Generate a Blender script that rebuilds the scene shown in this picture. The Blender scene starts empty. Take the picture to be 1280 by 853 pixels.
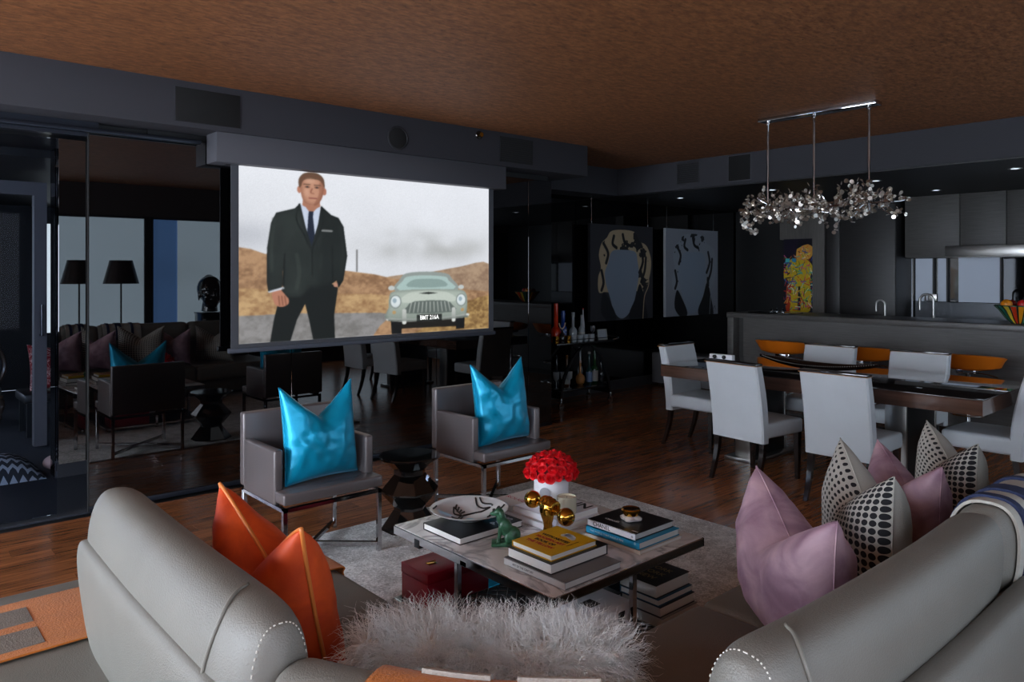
import bpy, bmesh, math, random
import numpy as np
from mathutils import Vector, Matrix, Euler, noise
random.seed(7); np.random.seed(7)
S = bpy.context.scene
COL = S.collection
PI = math.pi

# ------------------------------------------------------------------ camera, world, exposure
cam_d = bpy.data.cameras.new('camera'); cam = bpy.data.objects.new('camera', cam_d); COL.objects.link(cam)
cam.location = (0, 0, 1.6)
cam.rotation_euler = (PI / 2, 0, math.radians(48.3 - 90))
cam_d.sensor_width = 36; cam_d.lens = 944 / 1280 * 36; cam_d.shift_y = -86.5 / 1280
cam_d.clip_start = 0.02; cam_d.clip_end = 100
S.camera = cam
S.view_settings.view_transform = 'Standard'; S.view_settings.look = 'None'
S.view_settings.gamma = 1; S.view_settings.exposure = 1.18
S.view_settings.use_curve_mapping = False
S.cycles.use_denoising = True
S.cycles.max_bounces = 8; S.cycles.glossy_bounces = 5; S.cycles.transparent_max_bounces = 12
S.cycles.caustics_reflective = False; S.cycles.caustics_refractive = False
S.cycles.sample_clamp_indirect = 6
W = bpy.data.worlds.new('world'); S.world = W; W.use_nodes = True
W.node_tree.nodes['Background'].inputs[0].default_value = (.5, .55, .62, 1)
W.node_tree.nodes['Background'].inputs[1].default_value = 1.0
SHADE_LEFT = 10.5      # radiance of the daylit roller shades on the left window wall
FILL_NEAR = 1.3       # unseen shades added on the rear wall behind the camera, for fill light
SHADE_REAR = 0.55      # and on the rear window wall (seen in the black glass)
SHADE_DINE = 1.1
SCREEN_GAIN = 0.40

# ------------------------------------------------------------------ colour and materials
def lin(c):
    return tuple((x / 255 / 12.92) if x / 255 <= .04045 else ((x / 255 + .055) / 1.055) ** 2.4 for x in c)
MATS = {}
def mat(name, rgb, rough=.5, metal=0, ior=1.5, bump=0, bscale=40, var=0, vscale=8, coat=0, emit=0, stretch=(1, 1, 1), sheen=0, aniso=0, trans=0, detail=4, rvar=0):
    if name in MATS: return MATS[name]
    m = bpy.data.materials.new(name); m.use_nodes = True; nt = m.node_tree; N = nt.nodes; L = nt.links
    b = N['Principled BSDF']; c = lin(rgb)
    b.inputs['Base Color'].default_value = (*c, 1); b.inputs['Roughness'].default_value = rough
    b.inputs['Metallic'].default_value = metal; b.inputs['IOR'].default_value = ior
    b.inputs['Coat Weight'].default_value = coat; b.inputs['Coat Roughness'].default_value = .08
    b.inputs['Sheen Weight'].default_value = sheen; b.inputs['Sheen Roughness'].default_value = .35
    b.inputs['Transmission Weight'].default_value = trans
    if emit:
        b.inputs['Emission Color'].default_value = (*c, 1); b.inputs['Emission Strength'].default_value = emit
    tc = N.new('ShaderNodeTexCoord'); mp = N.new('ShaderNodeMapping'); mp.inputs['Scale'].default_value = stretch
    L.new(tc.outputs['Object'], mp.inputs['Vector'])
    if var or rvar:
        n = N.new('ShaderNodeTexNoise'); n.inputs['Scale'].default_value = vscale; n.inputs['Detail'].default_value = detail
        L.new(mp.outputs[0], n.inputs['Vector'])
    if var:
        r = N.new('ShaderNodeValToRGB'); r.color_ramp.elements[0].position = .3; r.color_ramp.elements[1].position = .7
        r.color_ramp.elements[0].color = (*[x * (1 - var) for x in c], 1); r.color_ramp.elements[1].color = (*[min(1, x * (1 + var)) for x in c], 1)
        L.new(n.outputs['Fac'], r.inputs['Fac']); L.new(r.outputs['Color'], b.inputs['Base Color'])
    if rvar:
        mr = N.new('ShaderNodeMapRange'); mr.inputs['To Min'].default_value = max(.02, rough - rvar); mr.inputs['To Max'].default_value = rough + rvar
        L.new(n.outputs['Fac'], mr.inputs['Value']); L.new(mr.outputs[0], b.inputs['Roughness'])
    if bump:
        n2 = N.new('ShaderNodeTexNoise'); n2.inputs['Scale'].default_value = bscale; n2.inputs['Detail'].default_value = 3
        L.new(mp.outputs[0], n2.inputs['Vector'])
        bp = N.new('ShaderNodeBump'); bp.inputs['Strength'].default_value = bump; bp.inputs['Distance'].default_value = .01
        L.new(n2.outputs['Fac'], bp.inputs['Height']); L.new(bp.outputs[0], b.inputs['Normal'])
    MATS[name] = m
    return m
def nodes(m): return m.node_tree.nodes, m.node_tree.links, m.node_tree.nodes['Principled BSDF']

M_soffit = mat('soffit_paint', (48, 48, 54), .75, bump=.02, bscale=200)
M_black = mat('black_paint', (16, 16, 18), .45)
M_blackgloss = mat('black_gloss', (5, 5, 6), .03, ior=1.75)
M_glass = mat('black_glass', (3, 3, 4), .012, ior=2.15)
M_farwall = mat('black_lacquer', (6, 6, 7), .03, ior=1.6)
M_base = mat('grey_baseboard', (60, 60, 63), .35)
M_carpet = mat('blue_grey_carpet', (38, 42, 52), .95, bump=.5, bscale=160, var=.25, vscale=60)
M_chrome = mat('chrome', (190, 190, 192), .08, 1)
M_steel = mat('brushed_steel', (170, 168, 165), .3, 1, bump=.03, bscale=60, stretch=(1, 1, 30))
M_darkmetal = mat('dark_nickel', (95, 93, 92), .2, 1)
M_leather = mat('grey_sofa_leather', (116, 113, 106), .48, bump=.22, bscale=260, var=.05, vscale=6)
M_piping = mat('sofa_piping', (118, 115, 107), .45, bump=.1, bscale=300)
M_chairleather = mat('metallic_taupe_leather', (108, 100, 100), .32, metal=.25, bump=.08, bscale=260, coat=.15)
M_white = mat('white_leather', (196, 200, 204), .45, bump=.05, bscale=180, var=.03, vscale=5)
M_darkwood = mat('ebony_wood', (28, 18, 15), .12, var=.3, vscale=10, stretch=(1, 1, .2), coat=.6)
M_tablewood = mat('lacquered_brown_wood', (84, 58, 46), .1, var=.35, vscale=5, stretch=(6, .4, 6), coat=1)
M_tabletop = mat('table_top_gloss', (38, 30, 27), .04, var=.4, vscale=4, stretch=(6, .4, 6), coat=1, ior=1.7)
M_kitchen = mat('charcoal_oak', (84, 81, 79), .5, var=.18, vscale=14, stretch=(1, .35, 6), bump=.05, bscale=60)
M_kitchendk = mat('dark_oak', (44, 42, 42), .45, var=.2, vscale=14, stretch=(1, .35, 6))
M_counter = mat('grey_counter', (88, 85, 83), .35, var=.08, vscale=30)
M_column = mat('grey_wood_column', (96, 92, 88), .5, var=.15, vscale=12, stretch=(6, 6, .4))
M_orange = mat('orange_leather', (214, 112, 22), .35, bump=.03, bscale=200)
M_gold = mat('polished_gold', (205, 152, 60), .12, 1)
M_blacklac = mat('black_side_table', (10, 10, 10), .06, ior=1.8)
M_paper = mat('page_edges', (240, 238, 233), .7, bump=.25, bscale=120, stretch=(.1, .1, 14))
M_red = mat('crimson_box', (158, 14, 42), .4, bump=.04, bscale=200)
M_rose = mat('red_rose_petal', (226, 14, 30), .5, var=.25, vscale=30)
M_whitecard = mat('white_box', (238, 238, 242), .35)
M_ink = mat('black_ink', (12, 12, 14), .5)
M_wink = mat('white_ink', (220, 220, 220), .5)
M_redink = mat('red_ink', (170, 20, 45), .5)
M_clear = mat('clear_glass', (235, 240, 240), .02, trans=1, ior=1.45)

def cork():
    m = bpy.data.materials.new('cork_ceiling'); m.use_nodes = True; N, L, b = nodes(m)
    tc = N.new('ShaderNodeTexCoord'); mp = N.new('ShaderNodeMapping'); mp.inputs['Scale'].default_value = (1, 2.2, 1)
    L.new(tc.outputs['Object'], mp.inputs[0])
    n = N.new('ShaderNodeTexNoise'); n.inputs['Scale'].default_value = 16; n.inputs['Detail'].default_value = 8; n.inputs['Roughness'].default_value = .7
    n2 = N.new('ShaderNodeTexNoise'); n2.inputs['Scale'].default_value = 48; n2.inputs['Detail'].default_value = 3
    L.new(mp.outputs[0], n.inputs['Vector']); L.new(tc.outputs['Object'], n2.inputs['Vector'])
    r = N.new('ShaderNodeValToRGB'); e = r.color_ramp.elements
    e[0].position = .3; e[0].color = (*lin((84, 51, 30)), 1); e[1].position = .72; e[1].color = (*lin((168, 112, 71)), 1)
    el = e.new(.5); el.color = (*lin((131, 83, 49)), 1)
    L.new(n.outputs['Fac'], r.inputs['Fac'])
    r2 = N.new('ShaderNodeValToRGB'); r2.color_ramp.elements[0].position = .27; r2.color_ramp.elements[1].position = .34
    r2.color_ramp.elements[0].color = (.12, .09, .07, 1); L.new(n2.outputs['Fac'], r2.inputs['Fac'])
    mx = N.new('ShaderNodeMix'); mx.data_type = 'RGBA'; mx.blend_type = 'MULTIPLY'; mx.inputs[0].default_value = 1
    L.new(r.outputs[0], mx.inputs[6]); L.new(r2.outputs[0], mx.inputs[7]); L.new(mx.outputs[2], b.inputs['Base Color'])
    b.inputs['Roughness'].default_value = .6
    bp = N.new('ShaderNodeBump'); bp.inputs['Strength'].default_value = .4; bp.inputs['Distance'].default_value = .01
    L.new(n.outputs['Fac'], bp.inputs['Height']); L.new(bp.outputs[0], b.inputs['Normal'])
    return m
M_cork = cork()

def plank_mat():
    m = bpy.data.materials.new('walnut_plank'); m.use_nodes = True; N, L, b = nodes(m)
    tc = N.new('ShaderNodeTexCoord'); mp = N.new('ShaderNodeMapping'); mp.inputs['Scale'].default_value = (2, 34, 1)
    oi = N.new('ShaderNodeObjectInfo'); ad = N.new('ShaderNodeVectorMath'); ad.operation = 'ADD'
    ml = N.new('ShaderNodeMath'); ml.operation = 'MULTIPLY'; ml.inputs[1].default_value = 40
    L.new(oi.outputs['Random'], ml.inputs[0]); L.new(tc.outputs['Object'], ad.inputs[0]); L.new(ml.outputs[0], ad.inputs[1])
    L.new(ad.outputs[0], mp.inputs[0])
    n = N.new('ShaderNodeTexNoise'); n.inputs['Scale'].default_value = 1.6; n.inputs['Detail'].default_value = 8; n.inputs['Roughness'].default_value = .65
    L.new(mp.outputs[0], n.inputs['Vector'])
    r = N.new('ShaderNodeValToRGB'); e = r.color_ramp.elements
    e[0].position = .3; e[0].color = (*lin((78, 43, 26)), 1); e[1].position = .72; e[1].color = (*lin((186, 118, 74)), 1)
    L.new(n.outputs['Fac'], r.inputs['Fac'])
    hs = N.new('ShaderNodeHueSaturation'); mr = N.new('ShaderNodeMapRange'); mr.inputs['To Min'].default_value = .72; mr.inputs['To Max'].default_value = 1.12
    L.new(oi.outputs['Random'], mr.inputs['Value']); L.new(mr.outputs[0], hs.inputs['Value'])
    L.new(r.outputs[0], hs.inputs['Color']); L.new(hs.outputs[0], b.inputs['Base Color'])
    b.inputs['Roughness'].default_value = .2; b.inputs['IOR'].default_value = 1.5
    mr2 = N.new('ShaderNodeMapRange'); mr2.inputs['To Min'].default_value = .12; mr2.inputs['To Max'].default_value = .3
    L.new(n.outputs['Fac'], mr2.inputs['Value']); L.new(mr2.outputs[0], b.inputs['Roughness'])
    bp = N.new('ShaderNodeBump'); bp.inputs['Strength'].default_value = .12; bp.inputs['Distance'].default_value = .004
    L.new(n.outputs['Fac'], bp.inputs['Height']); L.new(bp.outputs[0], b.inputs['Normal'])
    return m
M_plank = plank_mat()

def marble_mat():
    m = bpy.data.materials.new('white_marble'); m.use_nodes = True; N, L, b = nodes(m)
    tc = N.new('ShaderNodeTexCoord')
    n = N.new('ShaderNodeTexNoise'); n.inputs['Scale'].default_value = 3.2; n.inputs['Detail'].default_value = 9; n.inputs['Distortion'].default_value = 1.6
    L.new(tc.outputs['Object'], n.inputs['Vector'])
    r = N.new('ShaderNodeValToRGB'); e = r.color_ramp.elements
    e[0].position = .44; e[0].color = (*lin((232, 232, 232)), 1); e[1].position = .56; e[1].color = (*lin((228, 229, 230)), 1)
    el = e.new(.5); el.color = (*lin((168, 170, 173)), 1)
    L.new(n.outputs['Fac'], r.inputs['Fac']); L.new(r.outputs[0], b.inputs['Base Color'])
    b.inputs['Roughness'].default_value = .12; b.inputs['IOR'].default_value = 1.36
    return m
M_marble = marble_mat()

def rug_mat():
    m = bpy.data.materials.new('distressed_rug'); m.use_nodes = True; N, L, b = nodes(m)
    tc = N.new('ShaderNodeTexCoord')
    n = N.new('ShaderNodeTexNoise'); n.inputs['Scale'].default_value = 6; n.inputs['Detail'].default_value = 10; n.inputs['Roughness'].default_value = .75
    n2 = N.new('ShaderNodeTexNoise'); n2.inputs['Scale'].default_value = 38; n2.inputs['Detail'].default_value = 6; n2.inputs['Distortion'].default_value = 2.5
    L.new(tc.outputs['Object'], n.inputs['Vector']); L.new(tc.outputs['Object'], n2.inputs['Vector'])
    mt = N.new('ShaderNodeMath'); mt.operation = 'MULTIPLY_ADD'; mt.inputs[1].default_value = .5
    L.new(n.outputs['Fac'], mt.inputs[0])
    m2 = N.new('ShaderNodeMath'); m2.operation = 'MULTIPLY'; m2.inputs[1].default_value = .5; L.new(n2.outputs['Fac'], m2.inputs[0]); L.new(m2.outputs[0], mt.inputs[2])
    r = N.new('ShaderNodeValToRGB'); e = r.color_ramp.elements
    e[0].position = .42; e[0].color = (*lin((172, 171, 170)), 1); e[1].position = .58; e[1].color = (*lin((248, 248, 248)), 1)
    L.new(mt.outputs[0], r.inputs['Fac']); L.new(r.outputs[0], b.inputs['Base Color'])
    b.inputs['Roughness'].default_value = .85; b.inputs['Sheen Weight'].default_value = .1
    bp = N.new('ShaderNodeBump'); bp.inputs['Strength'].default_value = .5; bp.inputs['Distance'].default_value = .006
    L.new(n2.outputs['Fac'], bp.inputs['Height']); L.new(bp.outputs[0], b.inputs['Normal'])
    return m
M_rug = rug_mat()

def velvet(name, rgb, hi, rough=.6, sheen=.9):
    m = bpy.data.materials.new(name); m.use_nodes = True; N, L, b = nodes(m)
    tc = N.new('ShaderNodeTexCoord'); n = N.new('ShaderNodeTexNoise'); n.inputs['Scale'].default_value = 7; n.inputs['Detail'].default_value = 5; n.inputs['Distortion'].default_value = .8
    L.new(tc.outputs['Object'], n.inputs['Vector'])
    r = N.new('ShaderNodeValToRGB'); e = r.color_ramp.elements
    e[0].position = .38; e[0].color = (*lin(rgb), 1); e[1].position = .68; e[1].color = (*lin(hi), 1)
    L.new(n.outputs['Fac'], r.inputs['Fac']); L.new(r.outputs[0], b.inputs['Base Color'])
    b.inputs['Roughness'].default_value = rough; b.inputs['Sheen Weight'].default_value = sheen; b.inputs['Sheen Roughness'].default_value = .3
    b.inputs['Sheen Tint'].default_value = (*lin(hi), 1)
    n2 = N.new('ShaderNodeTexNoise'); n2.inputs['Scale'].default_value = 14; n2.inputs['Detail'].default_value = 4
    L.new(tc.outputs['Object'], n2.inputs['Vector'])
    bp = N.new('ShaderNodeBump'); bp.inputs['Strength'].default_value = .35; bp.inputs['Distance'].default_value = .012
    L.new(n2.outputs['Fac'], bp.inputs['Height']); L.new(bp.outputs[0], b.inputs['Normal'])
    return m
M_vorange = velvet('orange_velvet', (186, 58, 12), (222, 84, 22), sheen=.5)
M_vpink = velvet('mauve_velvet', (136, 102, 120), (186, 152, 162), sheen=.8)
M_linen = mat('cream_linen', (168, 165, 156), .85, bump=.3, bscale=300)
M_teal = mat('teal_satin', (0, 164, 206), .3, metal=.3, bump=.25, bscale=9, sheen=.2, stretch=(1, 1, 2.2))
M_opiping = mat('orange_satin_piping', (214, 124, 60), .35)

def dots_mat():
    m = bpy.data.materials.new('dotted_linen'); m.use_nodes = True; N, L, b = nodes(m)
    uv = N.new('ShaderNodeUVMap'); sp = N.new('ShaderNodeSeparateXYZ'); L.new(uv.outputs[0], sp.inputs[0])
    def M(op, a, bb=None, c=None):
        n = N.new('ShaderNodeMath'); n.operation = op
        for i, v in enumerate((a, bb, c)):
            if v is None: continue
            if isinstance(v, (int, float)): n.inputs[i].default_value = v
            else: L.new(v, n.inputs[i])
        return n.outputs[0]
    K = 21
    u, v = sp.outputs[0], sp.outputs[1]
    fx = M('SUBTRACT', M('FRACT', M('MULTIPLY', u, K)), .5); fy = M('SUBTRACT', M('FRACT', M('MULTIPLY', v, K)), .5)
    d = M('SQRT', M('ADD', M('MULTIPLY', fx, fx), M('MULTIPLY', fy, fy)))
    rad = M('MULTIPLY_ADD', u, .24, .2)
    f = M('LESS_THAN', d, rad)
    mx = N.new('ShaderNodeMix'); mx.data_type = 'RGBA'; L.new(f, mx.inputs[0])
    mx.inputs[6].default_value = (*lin((178, 173, 164)), 1); mx.inputs[7].default_value = (*lin((14, 15, 22)), 1)
    L.new(mx.outputs[2], b.inputs['Base Color']); b.inputs['Roughness'].default_value = .8
    return m
M_dots = dots_mat()

def stripes_mat(name, c1, c2, scale, axis=0, zig=0):
    m = bpy.data.materials.new(name); m.use_nodes = True; N, L, b = nodes(m)
    tc = N.new('ShaderNodeTexCoord'); sp = N.new('ShaderNodeSeparateXYZ'); L.new(tc.outputs['Object'], sp.inputs[0])
    a = N.new('ShaderNodeMath'); a.operation = 'MULTIPLY'; a.inputs[1].default_value = scale; L.new(sp.outputs[axis], a.inputs[0])
    last = a.outputs[0]
    if zig:
        z = N.new('ShaderNodeMath'); z.operation = 'PINGPONG'; z.inputs[1].default_value = .5
        zz = N.new('ShaderNodeMath'); zz.operation = 'MULTIPLY'; zz.inputs[1].default_value = zig; L.new(sp.outputs[1 - axis], zz.inputs[0]); L.new(zz.outputs[0], z.inputs[0])
        ad = N.new('ShaderNodeMath'); ad.operation = 'ADD'; L.new(last, ad.inputs[0]); L.new(z.outputs[0], ad.inputs[1]); last = ad.outputs[0]
    fr = N.new('ShaderNodeMath'); fr.operation = 'FRACT'; L.new(last, fr.inputs[0])
    lt = N.new('ShaderNodeMath'); lt.operation = 'LESS_THAN'; lt.inputs[1].default_value = .45; L.new(fr.outputs[0], lt.inputs[0])
    mx = N.new('ShaderNodeMix'); mx.data_type = 'RGBA'; L.new(lt.outputs[0], mx.inputs[0])
    mx.inputs[6].default_value = (*lin(c1), 1); mx.inputs[7].default_value = (*lin(c2), 1)
    L.new(mx.outputs[2], b.inputs['Base Color']); b.inputs['Roughness'].default_value = .85
    return m

def shade_mat(name, rgb, s):
    m = bpy.data.materials.new(name); m.use_nodes = True; N, L, b = nodes(m)
    c = lin(rgb); b.inputs['Base Color'].default_value = (*c, 1); b.inputs['Roughness'].default_value = .9
    tc = N.new('ShaderNodeTexCoord'); n = N.new('ShaderNodeTexNoise'); n.inputs['Scale'].default_value = 2; n.inputs['Detail'].default_value = 6
    L.new(tc.outputs['Object'], n.inputs['Vector'])
    mr = N.new('ShaderNodeMapRange'); mr.inputs['To Min'].default_value = s * .92; mr.inputs['To Max'].default_value = s * 1.08
    L.new(n.outputs['Fac'], mr.inputs['Value']); L.new(mr.outputs[0], b.inputs['Emission Strength'])
    b.inputs['Emission Color'].default_value = (*c, 1)
    return m

# ------------------------------------------------------------------ object helpers
def finish(me, smooth=35):
    me.update()
    if smooth:
        me.shade_smooth()
        if smooth < 180: me.set_sharp_from_angle(angle=math.radians(smooth))
def obj(name, bm, m, parent=None, smooth=35, loc=None, rot=None):
    bmesh.ops.recalc_face_normals(bm, faces=bm.faces)
    me = bpy.data.meshes.new(name); bm.to_mesh(me); bm.free()
    for mm in (m if isinstance(m, (list, tuple)) else [m]): me.materials.append(mm)
    finish(me, smooth)
    o = bpy.data.objects.new(name, me); COL.objects.link(o)
    if parent: o.parent = parent
    if loc: o.location = loc
    if rot: o.rotation_euler = rot
    return o
def tag(o, label, cat, group=None, kind=None):
    if label: o['label'] = label
    if cat: o['category'] = cat
    if group: o['group'] = group
    if kind: o['kind'] = kind
    return o
def thing(name, label, cat, loc=(0, 0, 0), rz=0, group=None, rot=None):
    o = bpy.data.objects.new(name, None); COL.objects.link(o); o.empty_display_size = .1
    o.location = loc; o.rotation_euler = rot or (0, 0, rz)
    return tag(o, label, cat, group)
def struct(name, bm, m, parent=None, **k):
    o = obj(name, bm, m, parent, **k)
    if not parent: o['kind'] = 'structure'
    return o
def sempty(name, loc=(0, 0, 0)):
    o = bpy.data.objects.new(name, None); COL.objects.link(o); o.location = loc; o['kind'] = 'structure'; return o
def dup(root, loc=None, rz=None, label=None, group=None, rot=None):
    r = root.copy(); COL.objects.link(r)
    if loc is not None: r.location = loc
    if rz is not None: r.rotation_euler = (0, 0, rz)
    if rot is not None: r.rotation_euler = rot
    if label: r['label'] = label
    if group: r['group'] = group
    for ch in list(root.children):
        c = ch.copy(); COL.objects.link(c); c.parent = r
        for g in list(ch.children):
            d = g.copy(); COL.objects.link(d); d.parent = c
    return r
def B(): return bmesh.new()
def bx(bm, x0, x1, y0, y1, z0, z1, bev=0, seg=2, mtx=None):
    t = bmesh.new(); bmesh.ops.create_cube(t, size=1)
    for v in t.verts:
        v.co = Vector(((x0 + x1) / 2 + v.co.x * (x1 - x0), (y0 + y1) / 2 + v.co.y * (y1 - y0), (z0 + z1) / 2 + v.co.z * (z1 - z0)))
    if bev: bmesh.ops.bevel(t, geom=t.edges[:], offset=bev, segments=seg, profile=.5, affect='EDGES')
    if mtx: bmesh.ops.transform(t, matrix=mtx, verts=t.verts)
    join(bm, t); return bm
def join(bm, t):
    me = bpy.data.meshes.new('tmp'); t.to_mesh(me); t.free(); bm.from_mesh(me); bpy.data.meshes.remove(me)
def loft(bm, rings, cap=True, mi=0):
    R = [[bm.verts.new(p) for p in r] for r in rings]; n = len(R[0])
    for a, b in zip(R[:-1], R[1:]):
        for i in range(n):
            f = bm.faces.new((a[i], a[(i + 1) % n], b[(i + 1) % n], b[i])); f.material_index = mi
    if cap: bm.faces.new(R[0][::-1]).material_index = mi; bm.faces.new(R[-1]).material_index = mi
    return bm
def lathe(bm, prof, c=(0, 0, 0), n=24, cap=True):
    return loft(bm, [[(c[0] + r * math.cos(2 * PI * i / n), c[1] + r * math.sin(2 * PI * i / n), c[2] + z) for i in range(n)] for r, z in prof], cap)
def tube(bm, pts, r, n=8, cap=True, closed=False):
    pts = [Vector(p) for p in pts]; rings = []; up = None; N = len(pts)
    for i, p in enumerate(pts):
        if closed: d = pts[(i + 1) % N] - pts[i - 1]
        else: d = pts[min(i + 1, N - 1)] - pts[max(i - 1, 0)]
        d.normalize()
        if up is None: up = d.orthogonal().normalized()
        else:
            up = up - d * up.dot(d)
            up = up.normalized() if up.length > 1e-6 else d.orthogonal().normalized()
        w = d.cross(up); rr = r[i] if isinstance(r, (list, tuple)) else r
        rings.append([p + (up * math.cos(2 * PI * k / n) + w * math.sin(2 * PI * k / n)) * rr for k in range(n)])
    if closed: rings.append(rings[0]); return loft(bm, rings, False)
    return loft(bm, rings, cap)
def sphere(bm, c, r, n=16, sc=(1, 1, 1), rot=None):
    t = bmesh.new(); bmesh.ops.create_uvsphere(t, u_segments=n, v_segments=max(6, n * 2 // 3), radius=r)
    m = Matrix.Translation(c) @ (rot.to_matrix().to_4x4() if rot else Matrix.Identity(4)) @ Matrix.Diagonal((*sc, 1))
    bmesh.ops.transform(t, matrix=m, verts=t.verts); join(bm, t); return bm
def poly(bm, pts, z0, z1, mtx=None):
    t = bmesh.new(); vs = [t.verts.new((x, y, z0)) for x, y in pts]; f = t.faces.new(vs)
    r = bmesh.ops.extrude_face_region(t, geom=[f]); bmesh.ops.translate(t, vec=(0, 0, z1 - z0), verts=[g for g in r['geom'] if isinstance(g, bmesh.types.BMVert)])
    if mtx: bmesh.ops.transform(t, matrix=mtx, verts=t.verts)
    join(bm, t); return bm
def crom(P, k=6, closed=False):
    out = []; n = len(P); P = [Vector(p) for p in P]
    rng = range(n) if closed else range(n - 1)
    for i in rng:
        if closed: a, b, c, d = P[i - 1], P[i], P[(i + 1) % n], P[(i + 2) % n]
        else: a, b, c, d = P[max(i - 1, 0)], P[i], P[i + 1], P[min(i + 2, n - 1)]
        for j in range(k):
            t = j / k
            out.append(.5 * ((2 * b) + (c - a) * t + (2 * a - 5 * b + 4 * c - d) * t * t + (3 * b - a - 3 * c + d) * t ** 3))
    if not closed: out.append(P[-1])
    return out
def remeshed(name, bm, m, parent, voxel, it=6, **k):
    o = obj(name, bm, m, parent, smooth=180, **k)
    md = o.modifiers.new('r', 'REMESH'); md.mode = 'VOXEL'; md.voxel_size = voxel
    ms = o.modifiers.new('s', 'SMOOTH'); ms.factor = .5; ms.iterations = it
    dg = bpy.context.evaluated_depsgraph_get(); me = bpy.data.meshes.new_from_object(o.evaluated_get(dg))
    o.modifiers.clear(); o.data = me; me.name = name; me.shade_smooth()
    return o
def text(s, size, m, parent, loc, rot, name='lettering', ex=.0004, align='CENTER', sx=1, bold=0):
    cu = bpy.data.curves.new('t', 'FONT'); cu.body = s; cu.size = size; cu.extrude = ex; cu.align_x = align; cu.align_y = 'CENTER'; cu.offset = bold
    cu.resolution_u = 3
    t = bpy.data.objects.new('t', cu); COL.objects.link(t)
    dg = bpy.context.evaluated_depsgraph_get(); me = bpy.data.meshes.new_from_object(t.evaluated_get(dg)); bpy.data.objects.remove(t)
    me.materials.clear(); me.materials.append(m); me.name = name
    o = bpy.data.objects.new(name, me); COL.objects.link(o); o.parent = parent; o.location = loc; o.rotation_euler = rot; o.scale = (sx, 1, 1)
    return o

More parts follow.
